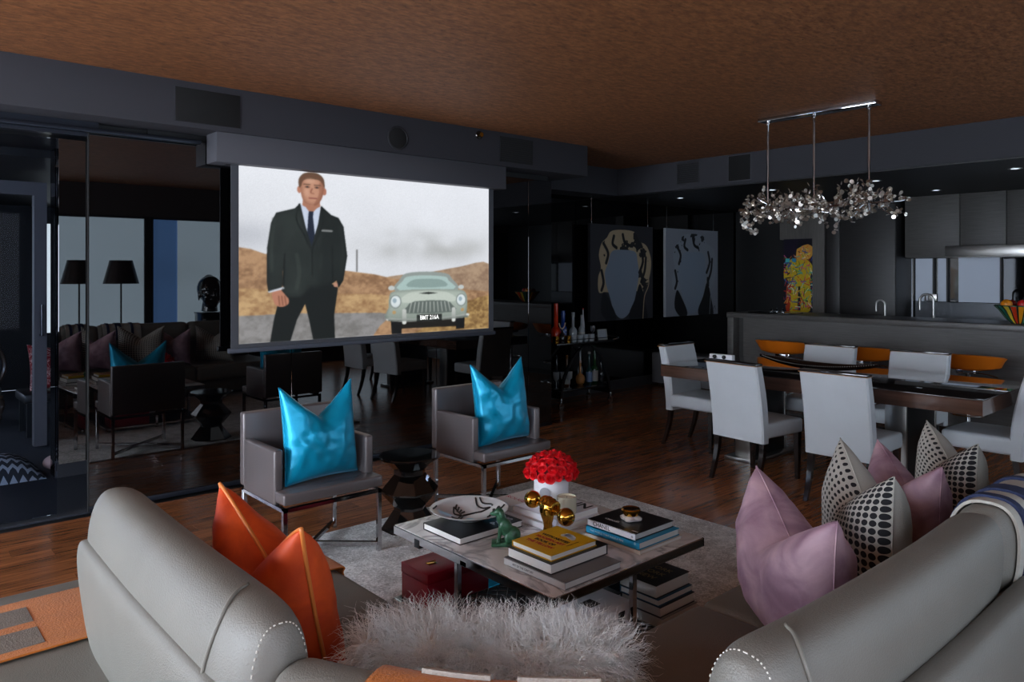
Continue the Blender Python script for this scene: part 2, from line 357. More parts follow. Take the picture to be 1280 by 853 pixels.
# painted prints: polygons rasterised to the vertex colours of a flat grid
def soft(m, r):
    for ax in (0, 1):
        for _ in range(2):
            m = sum(np.roll(m, k, ax) for k in range(-r, r + 1)) / (2 * r + 1)
    return m
class Canvas:
    def __init__(s, w, h, bg=(0, 0, 0)):
        s.w, s.h = w, h; s.a = np.zeros((h, w, 3)); s.a[:] = np.array(bg) / 255
        s.X, s.Y = np.meshgrid((np.arange(w) + .5) / w, (np.arange(h) + .5) / h)
    def mask(s, pts, smooth=0):
        P = [(p[0], p[1]) for p in pts]
        if smooth: P = [(v.x, v.y) for v in crom([(x, y, 0) for x, y in P], smooth, True)]
        m = np.zeros((s.h, s.w)); 
        for ox, oy in ((-.25, -.25), (.25, -.25), (-.25, .25), (.25, .25)):
            X = s.X + ox / s.w; Y = s.Y + oy / s.h; ins = np.zeros((s.h, s.w), bool)
            for (x0, y0), (x1, y1) in zip(P, P[1:] + P[:1]):
                if y0 == y1: continue
                c = ((y0 > Y) != (y1 > Y)) & (X < (x1 - x0) * (Y - y0) / (y1 - y0) + x0); ins ^= c
            m += ins * .25
        return m
    def fill(s, pts, c, smooth=0, al=1): s.put(s.mask(pts, smooth) * al, c)
    def put(s, m, c):
        c = np.array(c) / 255 if not isinstance(c, np.ndarray) else c
        s.a = s.a * (1 - m[..., None]) + c * m[..., None]
    def ell(s, cx, cy, rx, ry, c, al=1, soft=.15):
        d = ((s.X - cx) / rx) ** 2 + ((s.Y - cy) / ry) ** 2; s.put(np.clip((1 - d) / soft, 0, 1) * al, c)
    def line(s, pts, wd, c, smooth=5, al=1, asp=1.0):
        P = crom([(x, y, 0) for x, y in pts], smooth) if smooth else [Vector((x, y, 0)) for x, y in pts]
        m = np.zeros((s.h, s.w))
        for a, b in zip(P[:-1], P[1:]):
            ax, ay, bx_, by = a.x * asp, a.y, b.x * asp, b.y; dx, dy = bx_ - ax, by - ay; L2 = dx * dx + dy * dy + 1e-12
            t = np.clip(((s.X * asp - ax) * dx + (s.Y - ay) * dy) / L2, 0, 1)
            d = np.hypot(s.X * asp - ax - t * dx, s.Y - ay - t * dy); m = np.maximum(m, np.clip((wd / 2 - d) * s.h + .5, 0, 1))
        s.put(m * al, c)
    def noise(s, sc, seed=0, oct=4, sx=1):
        out = np.zeros((s.h, s.w)); amp = 1; tot = 0; rs = np.random.RandomState(seed)
        for o in range(oct):
            gx, gy = int(sc * sx * 2 ** o) + 2, int(sc * 2 ** o) + 2; g = rs.rand(gy + 1, gx + 1)
            x = s.X * (gx - 1); y = s.Y * (gy - 1); xi = x.astype(int); yi = y.astype(int); fx = x - xi; fy = y - yi
            fx = fx * fx * (3 - 2 * fx); fy = fy * fy * (3 - 2 * fy)
            v = (g[yi, xi] * (1 - fx) + g[yi, xi + 1] * fx) * (1 - fy) + (g[yi + 1, xi] * (1 - fx) + g[yi + 1, xi + 1] * fx) * fy
            out += v * amp; tot += amp; amp *= .55
        return out / tot
    def panel(s, name, w, h, parent, emit=0, rough=.5, mp=None):
        """grid in local x (0..w), z (0..h) facing -y"""
        nx, ny = s.w, s.h
        xs = np.linspace(0, w, nx); zs = np.linspace(0, h, ny); X, Z = np.meshgrid(xs, zs)
        co = np.stack([X, np.zeros_like(X), Z], -1).reshape(-1, 3)
        if mp: co = mp(co)
        i = np.arange((nx - 1) * (ny - 1)); r = i // (nx - 1); c = i % (nx - 1); v0 = r * nx + c
        F = np.stack([v0, v0 + 1, v0 + nx + 1, v0 + nx], -1)
        me = bpy.data.meshes.new(name); me.vertices.add(len(co)); me.vertices.foreach_set('co', co.ravel())
        me.loops.add(F.size); me.loops.foreach_set('vertex_index', F.ravel()); me.polygons.add(len(F))
        me.polygons.foreach_set('loop_start', np.arange(0, F.size, 4)); me.polygons.foreach_set('loop_total', np.full(len(F), 4))
        me.update(); me.validate()
        a = np.clip(s.a, 0, 1); l = np.where(a <= .04045, a / 12.92, ((a + .055) / 1.055) ** 2.4)
        at = me.color_attributes.new('Col', 'FLOAT_COLOR', 'POINT')
        at.data.foreach_set('color', np.concatenate([l.reshape(-1, 3), np.ones((len(co), 1))], 1).ravel())
        m = bpy.data.materials.new(name + '_print'); m.use_nodes = True; N, L, b = nodes(m)
        an = N.new('ShaderNodeAttribute'); an.attribute_name = 'Col'
        if emit:
            b.inputs['Base Color'].default_value = (0, 0, 0, 1); b.inputs['Roughness'].default_value = .6
            L.new(an.outputs['Color'], b.inputs['Emission Color']); b.inputs['Emission Strength'].default_value = emit
        else: L.new(an.outputs['Color'], b.inputs['Base Color'])
        b.inputs['Roughness'].default_value = rough
        me.materials.append(m); me.shade_smooth()
        o = bpy.data.objects.new(name, me); COL.objects.link(o); o.parent = parent
        return o

# ================================================================== SETTING
CEIL, LOW = 2.915, 2.578
KF = 1.052   # everything hung from or behind the dropped ceilings stands this much further off
def KP(x, y, z): return (x * KF, y * KF, 1.6 + (z - 1.6) * KF)
def farther(o): o.location = KP(*o.location); o.scale = (KF, KF, KF); return o
def rotm(p, rx=0, ry=0, rz=0): return Matrix.Translation(p) @ Euler((rx, ry, rz)).to_matrix().to_4x4()
# floor: dark slab with walnut planks let into it
fl = struct('floor', bx(B(), -3.1, 12.1, -1.1, 6.86, -.1, -.012), M_black)
PW = .125; PLEN = [1.1, 1.4, 1.7]
def plank_bm(l): return bx(B(), .0008, l - .0008, .0008, PW - .0008, -.012, 0)
pmesh = []
for l in PLEN:
    o = obj('plank', plank_bm(l), M_plank, fl); pmesh.append(o.data); bpy.data.objects.remove(o)
cand = []
prnd = random.Random(3)
y = -1.1; 
while y < 6.74:
    if y + PW < 5.64 or True:
        x = -3.1 - prnd.random()
        while x < 12.0:
            k = prnd.randrange(3); l = PLEN[k]
            xe = x + l
            ok = not (y + PW > 5.63 and xe < 5.66)
            if ok: cand.append((max(x, -3.1), y, k, xe))
            x = xe
    y += PW
vis = []; rest = []
for (x, y, k, xe) in cand:
    cx_, cy_ = x + PLEN[k] / 2, y + PW / 2
    D = .6652 * cx_ + .7466 * cy_; px = 640 + 944 * (.7466 * cx_ - .6652 * cy_) / max(D, .1)
    seen = D > 2.5 and -150 < px < 1430 and cx_ < 9 and not (cx_ < 4 and cy_ < 4.0) and not (cx_ < 5 and cy_ < 1.3)
    (vis if seen else rest).append((x, y, k, D))
vis.sort(key=lambda t: t[3]); rest += vis[299:]; vis = vis[:299]
for (x, y, k, D) in vis:
    o = bpy.data.objects.new('plank', pmesh[k]); COL.objects.link(o); o.parent = fl; o.location = (x, y, 0)
bm = B()
for (x, y, k, D) in rest:
    t = B(); bmesh.ops.create_cube(t, size=1)
    for v in t.verts: v.co = Vector((x + PLEN[k] * (v.co.x + .5) - .001, y + (PW - .001) * (v.co.y + .5), -.012 + .012 * (v.co.z + .5)))
    join(bm, t)
o = obj('planks', bm, M_plank, fl); o['kind'] = 'stuff'

struct('ceiling', bx(B(), -3.1, 7.46, -1.1, 6.5, CEIL, CEIL + .1), M_cork)
struct('trim_1', bx(B(), -3.1, 5.85, 5.376, 6.9, 2.6, CEIL + .05, bev=.003), M_soffit)          # beam over the media wall
struct('trim_2', bx(B(), 5.85, 7.46, 6.344, 6.9, LOW, CEIL + .05), M_soffit)
struct('trim_3', bx(B(), 7.46, 12.1, -1.1, 6.9, LOW, CEIL + .05), M_soffit)
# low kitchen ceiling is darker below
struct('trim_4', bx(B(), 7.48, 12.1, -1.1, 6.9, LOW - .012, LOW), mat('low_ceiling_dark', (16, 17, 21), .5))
# far wall behind the hanging canvases
struct('trim_13', bx(B(), 1.25, 1.6, 6.725, 6.739, .13, 2.5), M_glass)
wf = struct('wall_far', bx(B(), 1.25, 12.1, 6.74, 6.9, 0, LOW), M_farwall)
struct('baseboard_far', bx(B(), 1.25, 12.1, 6.715, 6.74, 0, .13), M_base)
struct('wall_right', bx(B(), 11.2, 12.1, -1.1, 6.9, 0, 2.6), M_black)
# media wall: black glass doors on a dark carcass
wm = struct('wall_media', bx(B(), 1.62, 5.545, 5.66, 6.72, 0, 2.6), M_black)
for a, b_ in ((1.24, 2.668), (2.672, 4.078), (4.082, 5.228), (5.232, 5.56)):
    obj('glass_panel', bx(B(), a, b_, 5.62, 5.642, .035, 2.545, bev=.0015, seg=1), M_glass, wm)
obj('glint_cover', bx(B(), 1.2345, 1.2395, 5.612, 5.646, .0, 2.56), mat('matte_black_trim', (8, 8, 9), .9), wm)  # matte strip added to hide a bright reflection on the panel edge
obj('bottom_rail', bx(B(), 1.24, 5.56, 5.608, 5.65, 0, .034, bev=.003), mat('dark_aluminium', (52, 56, 66), .3, .7), wm)
obj('end_panel', bx(B(), 5.545, 5.562, 5.645, 6.72, 0, 2.545), M_blackgloss, wm)
# sliding glass door of the bedroom
d1 = sempty('door_1')
M_see = bpy.data.materials.new('smoked_clear_glass'); M_see.use_nodes = True
N, L, b = nodes(M_see); tr = N.new('ShaderNodeBsdfTransparent'); tr.inputs[0].default_value = (.8, .84, .9, 1)
gl = N.new('ShaderNodeBsdfGlossy'); gl.inputs['Roughness'].default_value = .01; gl.inputs[0].default_value = (.9, .93, 1, 1)
fr = N.new('ShaderNodeFresnel'); fr.inputs[0].default_value = 1.12; ms = N.new('ShaderNodeMixShader')
L.new(fr.outputs[0], ms.inputs[0]); L.new(tr.outputs[0], ms.inputs[1]); L.new(gl.outputs[0], ms.inputs[2]); L.new(ms.outputs[0], N['Material Output'].inputs[0])
obj('pane', bx(B(), -.32, 1.06, 5.65, 5.66, .02, 2.47), M_see, d1)
obj('reflector_leaf', bx(B(), 0, .168, -.004, .004, .345, 2.47, mtx=rotm((1.068, 5.642, 0), rz=math.radians(2.26))), M_glass, d1)  # tilted pane added to catch the floor lamp's reflection
obj('pane', bx(B(), -1.9, -.28, 5.68, 5.69, .02, 2.47), M_see, d1)
bm = B(); bx(bm, -3.1, 1.95, 5.56, 5.60, 2.52, 2.55, bev=.004); bx(bm, -3.1, 1.3, 5.63, 5.70, 2.5, 2.6)
obj('head_rail', bm, mat('dark_aluminium', (52, 56, 66), .3, .7), d1)
o = obj('hanger_bolt', tube(B(), [(.66, 5.545, 2.535), (.66, 5.56, 2.535)], .012, 10), M_chrome, d1)
struct('wall_left', bx(B(), -3.25, -3.1, -1.2, 12.2, 0, .35), M_black)
bm = B(); bx(bm, -3.25, -3.1, -1.2, 12.2, 2.45, 2.95)
for a in (-1.1, .35, 1.9, 3.45, 5.0):
    bx(bm, -3.25, -3.1, a - .06, a + .06, .35, 2.45)
bx(bm, -3.25, -3.1, 5.0, 12.2, .35, 2.45)
struct('trim_5', bm, M_black)
struct('wall_rear', bx(bx(bx(B(), -3.2, 2.2, -1.2, -1.05, 0, .3), -3.2, 2.2, -1.2, -1.05, 2.44, CEIL), 1.92, 2.2, -1.2, -1.05, .3, 2.44), M_black)
struct('trim_6', bx(B(), 2.2, 12.1, -1.2, -1.05, 2.44, CEIL), mat('bronze_header', (58, 50, 48), .6))
struct('trim_7', bx(B(), 2.2, 12.1, -1.2, -1.05, 0, .3), M_black)
struct('trim_8', bx(B(), 4.72, 5.3, -1.18, -1.06, .3, 2.44), M_black)
# windows with lowered roller shades
M_frame = mat('window_frame', (22, 22, 24), .4)
def window(name, p0, p1, z0, z1, nrm, shade, side_gap=0, split=None):
    """p0->p1 along the wall; nrm points into the room"""
    w = sempty(name); p0 = Vector(p0); p1 = Vector(p1); n = Vector(nrm); d = (p1 - p0); Lh = d.length; d.normalize()
    M = Matrix(((d.x, n.x, 0, p0.x), (d.y, n.y, 0, p0.y), (0, 0, 1, 0), (0, 0, 0, 1)))
    bm = B(); f = .035
    for q in ((0, f, z0, z1), (Lh - f, Lh, z0, z1), (0, Lh, z0, z0 + f), (0, Lh, z1 - f, z1)): bx(bm, q[0], q[1], -.06, 0, q[2], q[3], mtx=M)
    obj('frame', bm, M_frame, w)
    obj('pane', bx(B(), f, Lh - f, -.05, -.045, z0 + f, z1 - f, mtx=M), mat('sky_blue_pane', (72, 104, 150), .2, emit=.9), w)
    obj('roller_shade', bx(B(), f + side_gap, Lh - f, -.03, -.027, z0 + .05, z1 - .03, mtx=M), shade, w)
    obj('shade_bar', bx(B(), f + side_gap, Lh - f, -.036, -.02, z0 + .03, z0 + .055, bev=.004, mtx=M), M_darkmetal, w)
    return w
sh_l0 = shade_mat('roller_shade_left_near', (214, 226, 240), SHADE_LEFT * .2)
sh_l = shade_mat('roller_shade_left', (214, 226, 240), SHADE_LEFT)
sh_r = shade_mat('roller_shade_rear', (190, 212, 228), SHADE_REAR)
sh_fill = shade_mat('added_fill_shade', (214, 222, 236), FILL_NEAR)
sh_d = shade_mat('roller_shade_dining', (196, 214, 230), SHADE_DINE)
wn = 1
for i, q in enumerate((-1.39, .29, 3.53, 6.73, 8.23)): struct(f'trim_{20 + i}', bx(B(), q - .04, q + .04, -1.2, -1.06, .3, 2.44), M_frame)
for a, b_ in ((-1.04, .29), (.41, 1.84), (1.96, 3.39), (3.51, 4.94)):
    window(f'window_{wn}', (-3.1, a), (-3.1, b_), .35, 2.45, (1, 0), sh_l0 if a < 1 else sh_l); wn += 1
for a, b_, g, s_ in ((-3.05, -1.42, 0, sh_fill), (-1.36, .26, 0, sh_fill), (.32, 1.9, 0, sh_fill), (2.24, 3.5, 0, sh_r), (3.56, 4.68, .36, sh_r), (5.34, 6.7, 0, sh_d), (6.76, 8.2, 0, sh_d), (8.26, 9.8, 0, sh_d)):  # first three are unseen windows added to light the room frontally
    window(f'window_{wn}', (a, -1.05), (b_, -1.05), .3, 2.44, (0, 1), s_, g); wn += 1
struct('trim_9', bx(B(), 9.8, 12.1, -1.18, -1.06, .3, 2.44), M_black)
# bedroom shell beyond the glass door
struct('floor_bedroom', bx(B(), -3.1, 5.5, 6.74, 12.1, -.1, -.003), M_carpet)
struct('floor_threshold', bx(B(), -3.1, 1.6, 5.64, 6.74, -.1, .0), M_carpet)
struct('ceiling_bedroom', bx(B(), -3.1, 5.5, 6.9, 12.2, 2.5, 2.6), M_black)
struct('ceiling_threshold', bx(B(), -3.1, 1.62, 5.7, 6.9, 2.56, 2.599), M_black)
struct('wall_bedroom', bx(B(), -3.2, 5.5, 12.1, 12.2, 0, 2.6), mat('dark_bedroom_wall', (20, 20, 24), .7))
struct('wall_bedroom_right', bx(B(), 5.4, 5.5, 6.9, 12.2, 0, 2.6), M_black)
bm = B(); bx(bm, 1.33, 1.43, 8.05, 8.15, 0, 2.3); bx(bm, -.5, 1.43, 8.05, 8.15, 2.3, 2.42)
struct('trim_10', bm, mat('grey_door_casing', (88, 84, 86), .6))
obj('door_lever', tube(B(), [(1.38, 8.05, 1.02), (1.38, 8.0, 1.02), (1.38, 8.0, 1.3)], .012, 8), M_darkmetal, bpy.data.objects['trim_10'])
w = window('window_20', (2.09, 12.06), (2.3, 12.06), .7, 2.3, (0, -1), mat('bright_sheer_shade', (220, 225, 222), .9, emit=.5))
w = window('window_21', (-2.6, 12.06), (-.4, 12.06), .7, 2.3, (0, -1), mat('bedroom_fill_glow', (205, 215, 235), .9, emit=3))  # unseen window added out of frame to brighten the bedroom
for i, (x, y, z) in enumerate(((8.2, 5.9, LOW), (8.2, 4.6, LOW), (8.2, 3.41, LOW), (8.2, 2.14, LOW), (9.68, 3.33, LOW))):
    z -= .012
    t = thing('recessed_downlight', ['small recessed downlight in dark ceiling above the pale hanging canvas', 'small recessed downlight behind the left end of the chandelier',
        'small recessed downlight above the right end of the chandelier', 'recessed downlight at the right edge of the kitchen ceiling', 'small recessed downlight just above the kitchen wall cabinets'][i], 'ceiling light', (x, y, z), group='recessed kitchen downlights')
    obj('rim', loft(B(), [[(r * math.cos(a * PI / 12), r * math.sin(a * PI / 12), zz) for a in range(24)] for r, zz in ((.04, 0), (.06, 0), (.06, -.004), (.038, -.004), (.038, 0))], False), M_steel, t)
    obj('lamp', lathe(B(), [(.0, -.001), (.037, -.001), (.037, -.0005), (0, -.0005)], n=20), mat('downlight_lamp', (220, 235, 255), .4, emit=.9), t)
# soffit fittings (on the beam face y=5.11 / x=7.09)
def louvre(name, label, w, h, loc, rz, n=9, m=None):
    t = thing(name, label, 'vent', loc, rz); farther(t)
    m = m or mat('vent_black', (18, 18, 20), .6)
    bm = B(); bx(bm, 0, w, -.006, 0, 0, .012); bx(bm, 0, w, -.006, 0, h - .012, h); bx(bm, 0, .012, -.006, 0, 0, h); bx(bm, w - .012, w, -.006, 0, 0, h)
    obj('frame', bm, m, t); obj('back', bx(B(), .01, w - .01, -.002, 0, .01, h - .01), M_ink, t)
    for k in range(n):
        z = .02 + (h - .04) * (k + .5) / n
        obj('slat', bx(B(), .012, w - .012, -.006, -.002, z - .004, z + .004), m, t)
    return t
t = thing('recessed_speaker', 'large black rectangular speaker grille on beam, upper left above the glass', 'speaker', (1.627, 5.11, 2.583)); farther(t)
obj('grille', bx(B(), 0, .425, -.008, 0, 0, .222, bev=.002), mat('speaker_cloth', (12, 12, 13), .9, bump=.3, bscale=500), t)
obj('edge', bx(B(), -.006, .431, -.004, 0, -.006, .228), M_soffit, t)
t = thing('round_speaker', 'round dark speaker grille on the beam above the projection screen', 'speaker', (3.33, 5.11, 2.668), rot=(PI / 2, 0, 0)); farther(t)
obj('rim', lathe(B(), [(0, 0), (.098, 0), (.098, .006), (.088, .01), (.085, .004), (0, .004)], n=32), mat('speaker_rim', (34, 34, 38), .5), t)
obj('grille', lathe(B(), [(0, .003), (.084, .003), (.07, .009), (0, .011)], n=32), mat('speaker_cloth', (12, 12, 13), .9, bump=.3, bscale=500), t)
t = thing('sprinkler', 'tiny chrome sprinkler head between round speaker and dark vent', 'sprinkler', (4.17, 5.11, 2.794), rot=(PI / 2, 0, 0)); farther(t)
obj('flange', lathe(B(), [(0, 0), (.038, 0), (.034, .008), (.012, .01), (0, .01)], n=20), M_darkmetal, t)
obj('nozzle', lathe(B(), [(0, 0), (.01, 0), (.01, .03), (.02, .032), (.02, .036), (0, .036)], n=12), M_gold, t)
louvre('air_vent', 'black rectangular vent on the right end of the beam', .4, .226, (4.409, 5.11, 2.589), 0, 10)
louvre('air_vent', 'left louvred air vent on the beam facing the dining room', .3, .235, (7.09, 5.149, 2.589), -PI / 2, 9, mat('vent_grey', (40, 40, 45), .6))
t = thing('recessed_speaker', 'square dark speaker grille right of the louvred kitchen vent', 'speaker', (7.09, 4.479, 2.567), -PI / 2); farther(t)
obj('grille', bx(B(), 0, .256, -.008, 0, 0, .263, bev=.002), mat('speaker_cloth', (12, 12, 13), .9, bump=.3, bscale=500), t)
obj('edge', bx(B(), -.008, .264, -.004, 0, -.008, .271), mat('speaker_edge', (60, 60, 66), .5), t)

# ------------------------------------------------------------------ projection screen
t = thing('screen_housing', 'long grey box under the beam that the screen drops from', 'screen box', (1.91 * 1.05, 5.41, 1.6 + .75 * 1.05)); t.scale = (1.05, 1.05, 1.05)
obj('casing', bx(B(), 0, 2.61, 0, .19, 0, .205, bev=.004), mat('housing_grey', (72, 72, 78), .6), t)
obj('slot', bx(B(), .1, 2.53, .1, .13, -.002, .01), M_ink, t)
sc = thing('projection_screen', 'lowered movie screen showing man in dark suit beside pale classic car', 'screen', (2.12 * 1.04, 5.512, 1.6 - .515 * 1.04)); sc.scale = (1.04, 1.04, 1.04)
cv = Canvas(520, 292, (236, 240, 246))
n1 = cv.noise(3, 1, 5, 2); n2 = cv.noise(16, 4, 5, .9); n3 = cv.noise(60, 5, 3, 1.2)
def pt(a, rgb): return np.array(rgb)[None, None, :] / 255 * np.ones((cv.h, cv.w, 1)) * a[..., None]
sky = np.clip(.965 + .05 * (n1 - .5) + .09 * (cv.Y - .6), 0, 1); cv.a = pt(sky, (240, 243, 250))
d = np.exp(-(((cv.X - .72) / .3) ** 2 + ((cv.Y - .56) / .09) ** 2)) * np.clip(n2 * 1.6 - .3, 0, 1); d = soft(d, 7); cv.put(d * .85, (160, 162, 158))
d = np.exp(-(((cv.X - .02) / .12) ** 2 + ((cv.Y - .6) / .08) ** 2)) * .4; cv.put(d, (160, 165, 175))
def textured(mask, c1, c2, f): cv.put(mask, np.array(c1) / 255 * (1 - f[..., None]) + np.array(c2) / 255 * f[..., None])
f1 = np.clip((n2 - .5) * 1.8 + (n3 - .5) * 1.6 + .4, 0, 1)
hillR = [(0.5, 0.35), (0.723, 0.398), (0.848, 0.431), (1, 0.455), (1, 0.2), (0.5, 0.2)]
textured(cv.mask(hillR, 4) * .9, (176, 146, 116), (138, 108, 84), f1)
textured(cv.mask([(-.05, .545), (0.038, 0.525), (0.082, 0.5), (0.2, .46), (0.369, 0.405), (0.483, 0.382), (0.543, 0.36), (.7, .31), (1.05, .25), (1.05, -.05), (-.05, -.05)]), (186, 148, 112), (140, 106, 78), f1)
textured(cv.mask([(-.05, .3), (.3, .27), (.55, .24), (.55, .1), (-.05, .1)], 4) * .7, (208, 176, 126), (160, 122, 84), f1)
textured(cv.mask([(.85, .13), (.9, .2), (1.05, .22), (1.05, -.05), (.6, -.05)], 3) * .8, (190, 158, 98), (120, 90, 52), f1)
textured(cv.mask([(-.05, 0.155), (0.192, 0.158), (0.503, 0.142), (0.555, 0.127), (0.503, 0.061), (0.47, -.01), (-.05, -.01)]), (150, 148, 148), (124, 122, 120), f1)
cv.line([(.411, .532), (.411, .401)], .006, (120, 120, 120), 0)
# the car: a plain pale classic saloon
CB = (176, 188, 178)
cv.fill([(0.553, 0.09), (0.877, 0.087), (0.875, 0.03), (0.553, 0.035)], (30, 27, 22))
for q in ([(0.547, 0.09), (0.592, 0.09), (0.592, -0.0), (0.551, 0.002)], [(0.834, 0.09), (0.879, 0.09), (0.877, 0.012), (0.838, 0.012)]): cv.fill(q, (20, 20, 20))
cv.fill([(0.57, 0.27), (0.586, 0.35), (0.612, 0.388), (0.701, 0.4), (0.79, 0.388), (0.818, 0.352), (0.84, 0.27)], (150, 160, 156), 3)
cv.fill([(0.584, 0.28), (0.598, 0.34), (0.62, 0.368), (0.701, 0.375), (0.785, 0.366), (0.802, 0.34), (0.825, 0.28)], (176, 200, 196), 3)
cv.fill([(0.62, .3), (.64, .345), (.7, .352), (.77, .345), (.79, .3)], (110, 130, 126), 3, .5)
cv.fill([(0.541, 0.24), (0.556, 0.272), (0.626, 0.283), (0.706, 0.285), (0.79, 0.282), (0.86, 0.276), (0.886, 0.25), (0.892, 0.188), (0.886, 0.1), (0.877, 0.085), (0.548, 0.085), (0.539, 0.174)], CB, 3)
cv.fill([(.6, .2), (.62, .26), (.7, .275), (.8, .26), (.83, .2)], (205, 214, 204), 4, .8)
cv.fill([(.666, .258), (.71, .265), (.754, .258), (.71, .252)], (25, 28, 26))
cv.fill([(0.613, 0.13), (0.617, 0.175), (0.65, 0.207), (0.785, 0.207), (0.82, 0.175), (0.827, 0.128)], (100, 110, 106), 2)
for k in range(11): cv.line([(.625 + k * .0185, .135), (.635 + k * .0165, .2)], .004, (190, 196, 190), 0)
for cx_ in (.567, .862):
    cv.ell(cx_, .208, .026, .046, (140, 150, 146)); cv.ell(cx_, .208, .021, .038, (226, 236, 238)); cv.ell(cx_ - .004, .215, .009, .016, (160, 180, 190))
    cv.ell(cx_ - .006 if cx_ < .7 else cx_ + .006, .14, .008, .012, (215, 170, 110))
cv.line([(.538, .098), (.6, .088), (.72, .084), (.83, .092), (.892, .104)], .02, (216, 220, 216)); cv.line([(.538, .09), (.72, .076), (.892, .096)], .005, (90, 92, 88))
for x in (.604, .826): cv.line([(x, .07), (x, .15)], .018, (225, 228, 224), 0)
cv.fill([(0.658, 0.118), (0.771, 0.119), (0.771, 0.074), (0.658, 0.073)], (14, 14, 14))
for x in (.556, .858): cv.ell(x - .006 if x < .7 else x + .004, .295, .014, .016, (200, 206, 204))
# the man: plain figure in charcoal suit
SU = (38, 44, 42)
cv.fill([(0.16, 0.3), (0.13, 0.238), (0.114, 0.128), (0.1, -.01), (0.167, -.01), (0.192, 0.122), (0.22, 0.212), (0.234, 0.119), (0.25, -.01), (0.328, -.01), (0.325, 0.141), (0.339, 0.302), (0.296, 0.347), (0.217, 0.347)], (22, 26, 25))
cv.fill([(0.108, 0.285), (0.142, 0.3), (0.16, 0.258), (0.163, 0.215), (0.138, 0.198), (0.116, 0.218)], (186, 128, 104), 3)
for k in range(3): cv.line([(.13 + k * .01, .26), (.133 + k * .011, .208)], .004, (130, 84, 66), 0)
cv.fill([(0.213, 0.83), (0.209, 0.765), (0.241, 0.7), (0.275, 0.77), (0.271, 0.84)], (176, 122, 98))
cv.fill([(0.203, 0.79), (0.222, .775), (.241, .735), (.262, .772), (0.275, 0.783), (0.268, 0.679), (0.248, 0.548), (0.222, 0.647)], (206, 216, 236))
cv.fill([(0.233, 0.752), (0.25, 0.752), (0.248, 0.72), (0.257, 0.577), (0.243, 0.548), (0.226, 0.597), (0.231, 0.719)], (30, 38, 56))
jk = [(0.203, 0.795), (0.184, 0.764), (0.121, 0.733), (0.104, 0.673), (0.091, 0.528), (0.09, 0.35), (0.095, 0.285), (0.145, 0.31), (0.142, 0.4), (0.15, 0.42), (0.139, 0.293), (0.16, 0.25), (0.209, 0.252), (0.24, 0.31), (0.262, 0.3), (0.314, 0.325), (0.334, 0.346), (0.341, 0.302), (0.359, 0.346), (0.374, 0.494), (0.36, 0.67), (0.341, 0.722), (0.314, 0.737), (0.277, 0.788), (0.266, 0.679), (0.243, 0.548), (0.222, 0.661)]
cv.fill(jk, SU)
for q in ([(.2, .79), (.19, .7), (.215, .62), (.238, .54)], [(.28, .78), (.284, .69), (.268, .62), (.246, .54)], [(.245, .54), (.246, .38)], [(.15, .5), (.145, .32)], [(.318, .55), (.32, .34)]): cv.line(q, .006, (18, 22, 21))
for q in ([(.115, .7), (.104, .55), (.106, .4)], [(.35, .68), (.36, .52), (.352, .4)], [(.19, .5), (.2, .4), (.19, .3)], [(.28, .5), (.275, .42)]): cv.line(q, .014, (58, 66, 62), 5, .5)
cv.line([(.284, .642), (.314, .641)], .012, (228, 230, 232), 0); cv.line([(.1, .287), (.143, .305)], .012, (214, 220, 230), 0)
cv.ell(.331, .32, .009, .014, (190, 140, 118))
cv.ell(.2, .875, .008, .022, (190, 130, 106)); cv.ell(.289, .872, .008, .022, (180, 120, 98))
cv.fill([(0.204, 0.92), (0.213, 0.955), (0.243, 0.968), (0.273, 0.958), (0.287, 0.916), (0.286, 0.875), (0.278, 0.826), (0.261, 0.79), (0.234, 0.788), (0.214, 0.812), (0.205, 0.86)], (200, 148, 122), 4)
cv.fill([(.25, .79), (.262, .79), (.279, .826), (.287, .875), (.285, .92), (.27, .92), (.268, .85)], (164, 110, 88), 3, .7)
cv.fill([(0.2, 0.885), (0.197, 0.93), (0.212, 0.967), (0.24, 0.981), (0.268, 0.975), (0.287, 0.945), (0.29, 0.89), (0.283, 0.915), (0.268, 0.938), (0.24, 0.94), (0.215, 0.93), (0.207, 0.9)], (104, 78, 60), 3)
for x in (.228, .262): cv.ell(x, .893, .011, .007, (110, 76, 62), .9, .6); cv.ell(x, .893, .003, .004, (40, 40, 46))
cv.line([(.216, .908), (.236, .908)], .006, (104, 76, 60), 0); cv.line([(.254, .906), (.274, .907)], .006, (104, 76, 60), 0)
cv.line([(.245, .885), (.24, .862), (.25, .857)], .005, (150, 98, 78)); cv.line([(.236, .829), (.26, .829)], .007, (140, 80, 72), 0)
jm = cv.mask(jk); g = np.clip(cv.noise(7, 21, 3, 2.2) * 1.5 - .45, 0, 1)
cv.put(jm * g * .35, (74, 84, 80)); cv.put(jm * np.clip((cv.X - .2) * 5, 0, .45), (16, 20, 20)); 
edge = np.clip(jm - soft(jm, 5), 0, 1); cv.put(edge * jm * .9, (14, 17, 17))
fm = cv.mask([(0.204, 0.92), (0.213, 0.955), (0.243, 0.968), (0.273, 0.958), (0.287, 0.916), (0.286, 0.875), (0.278, 0.826), (0.261, 0.79), (0.234, 0.788), (0.214, 0.812), (0.205, 0.86)], 4)
cv.put(np.clip(fm - soft(fm, 5), 0, 1) * fm, (120, 74, 56)); cv.ell(.226, .862, .012, .03, (222, 174, 148), .5, .9); cv.ell(.238, .93, .022, .02, (220, 176, 150), .5, .9)
bmk = cv.mask([(0.541, 0.24), (0.556, 0.272), (0.626, 0.283), (0.706, 0.285), (0.79, 0.282), (0.86, 0.276), (0.886, 0.25), (0.892, 0.188), (0.886, 0.1), (0.877, 0.085), (0.548, 0.085), (0.539, 0.174)], 3)
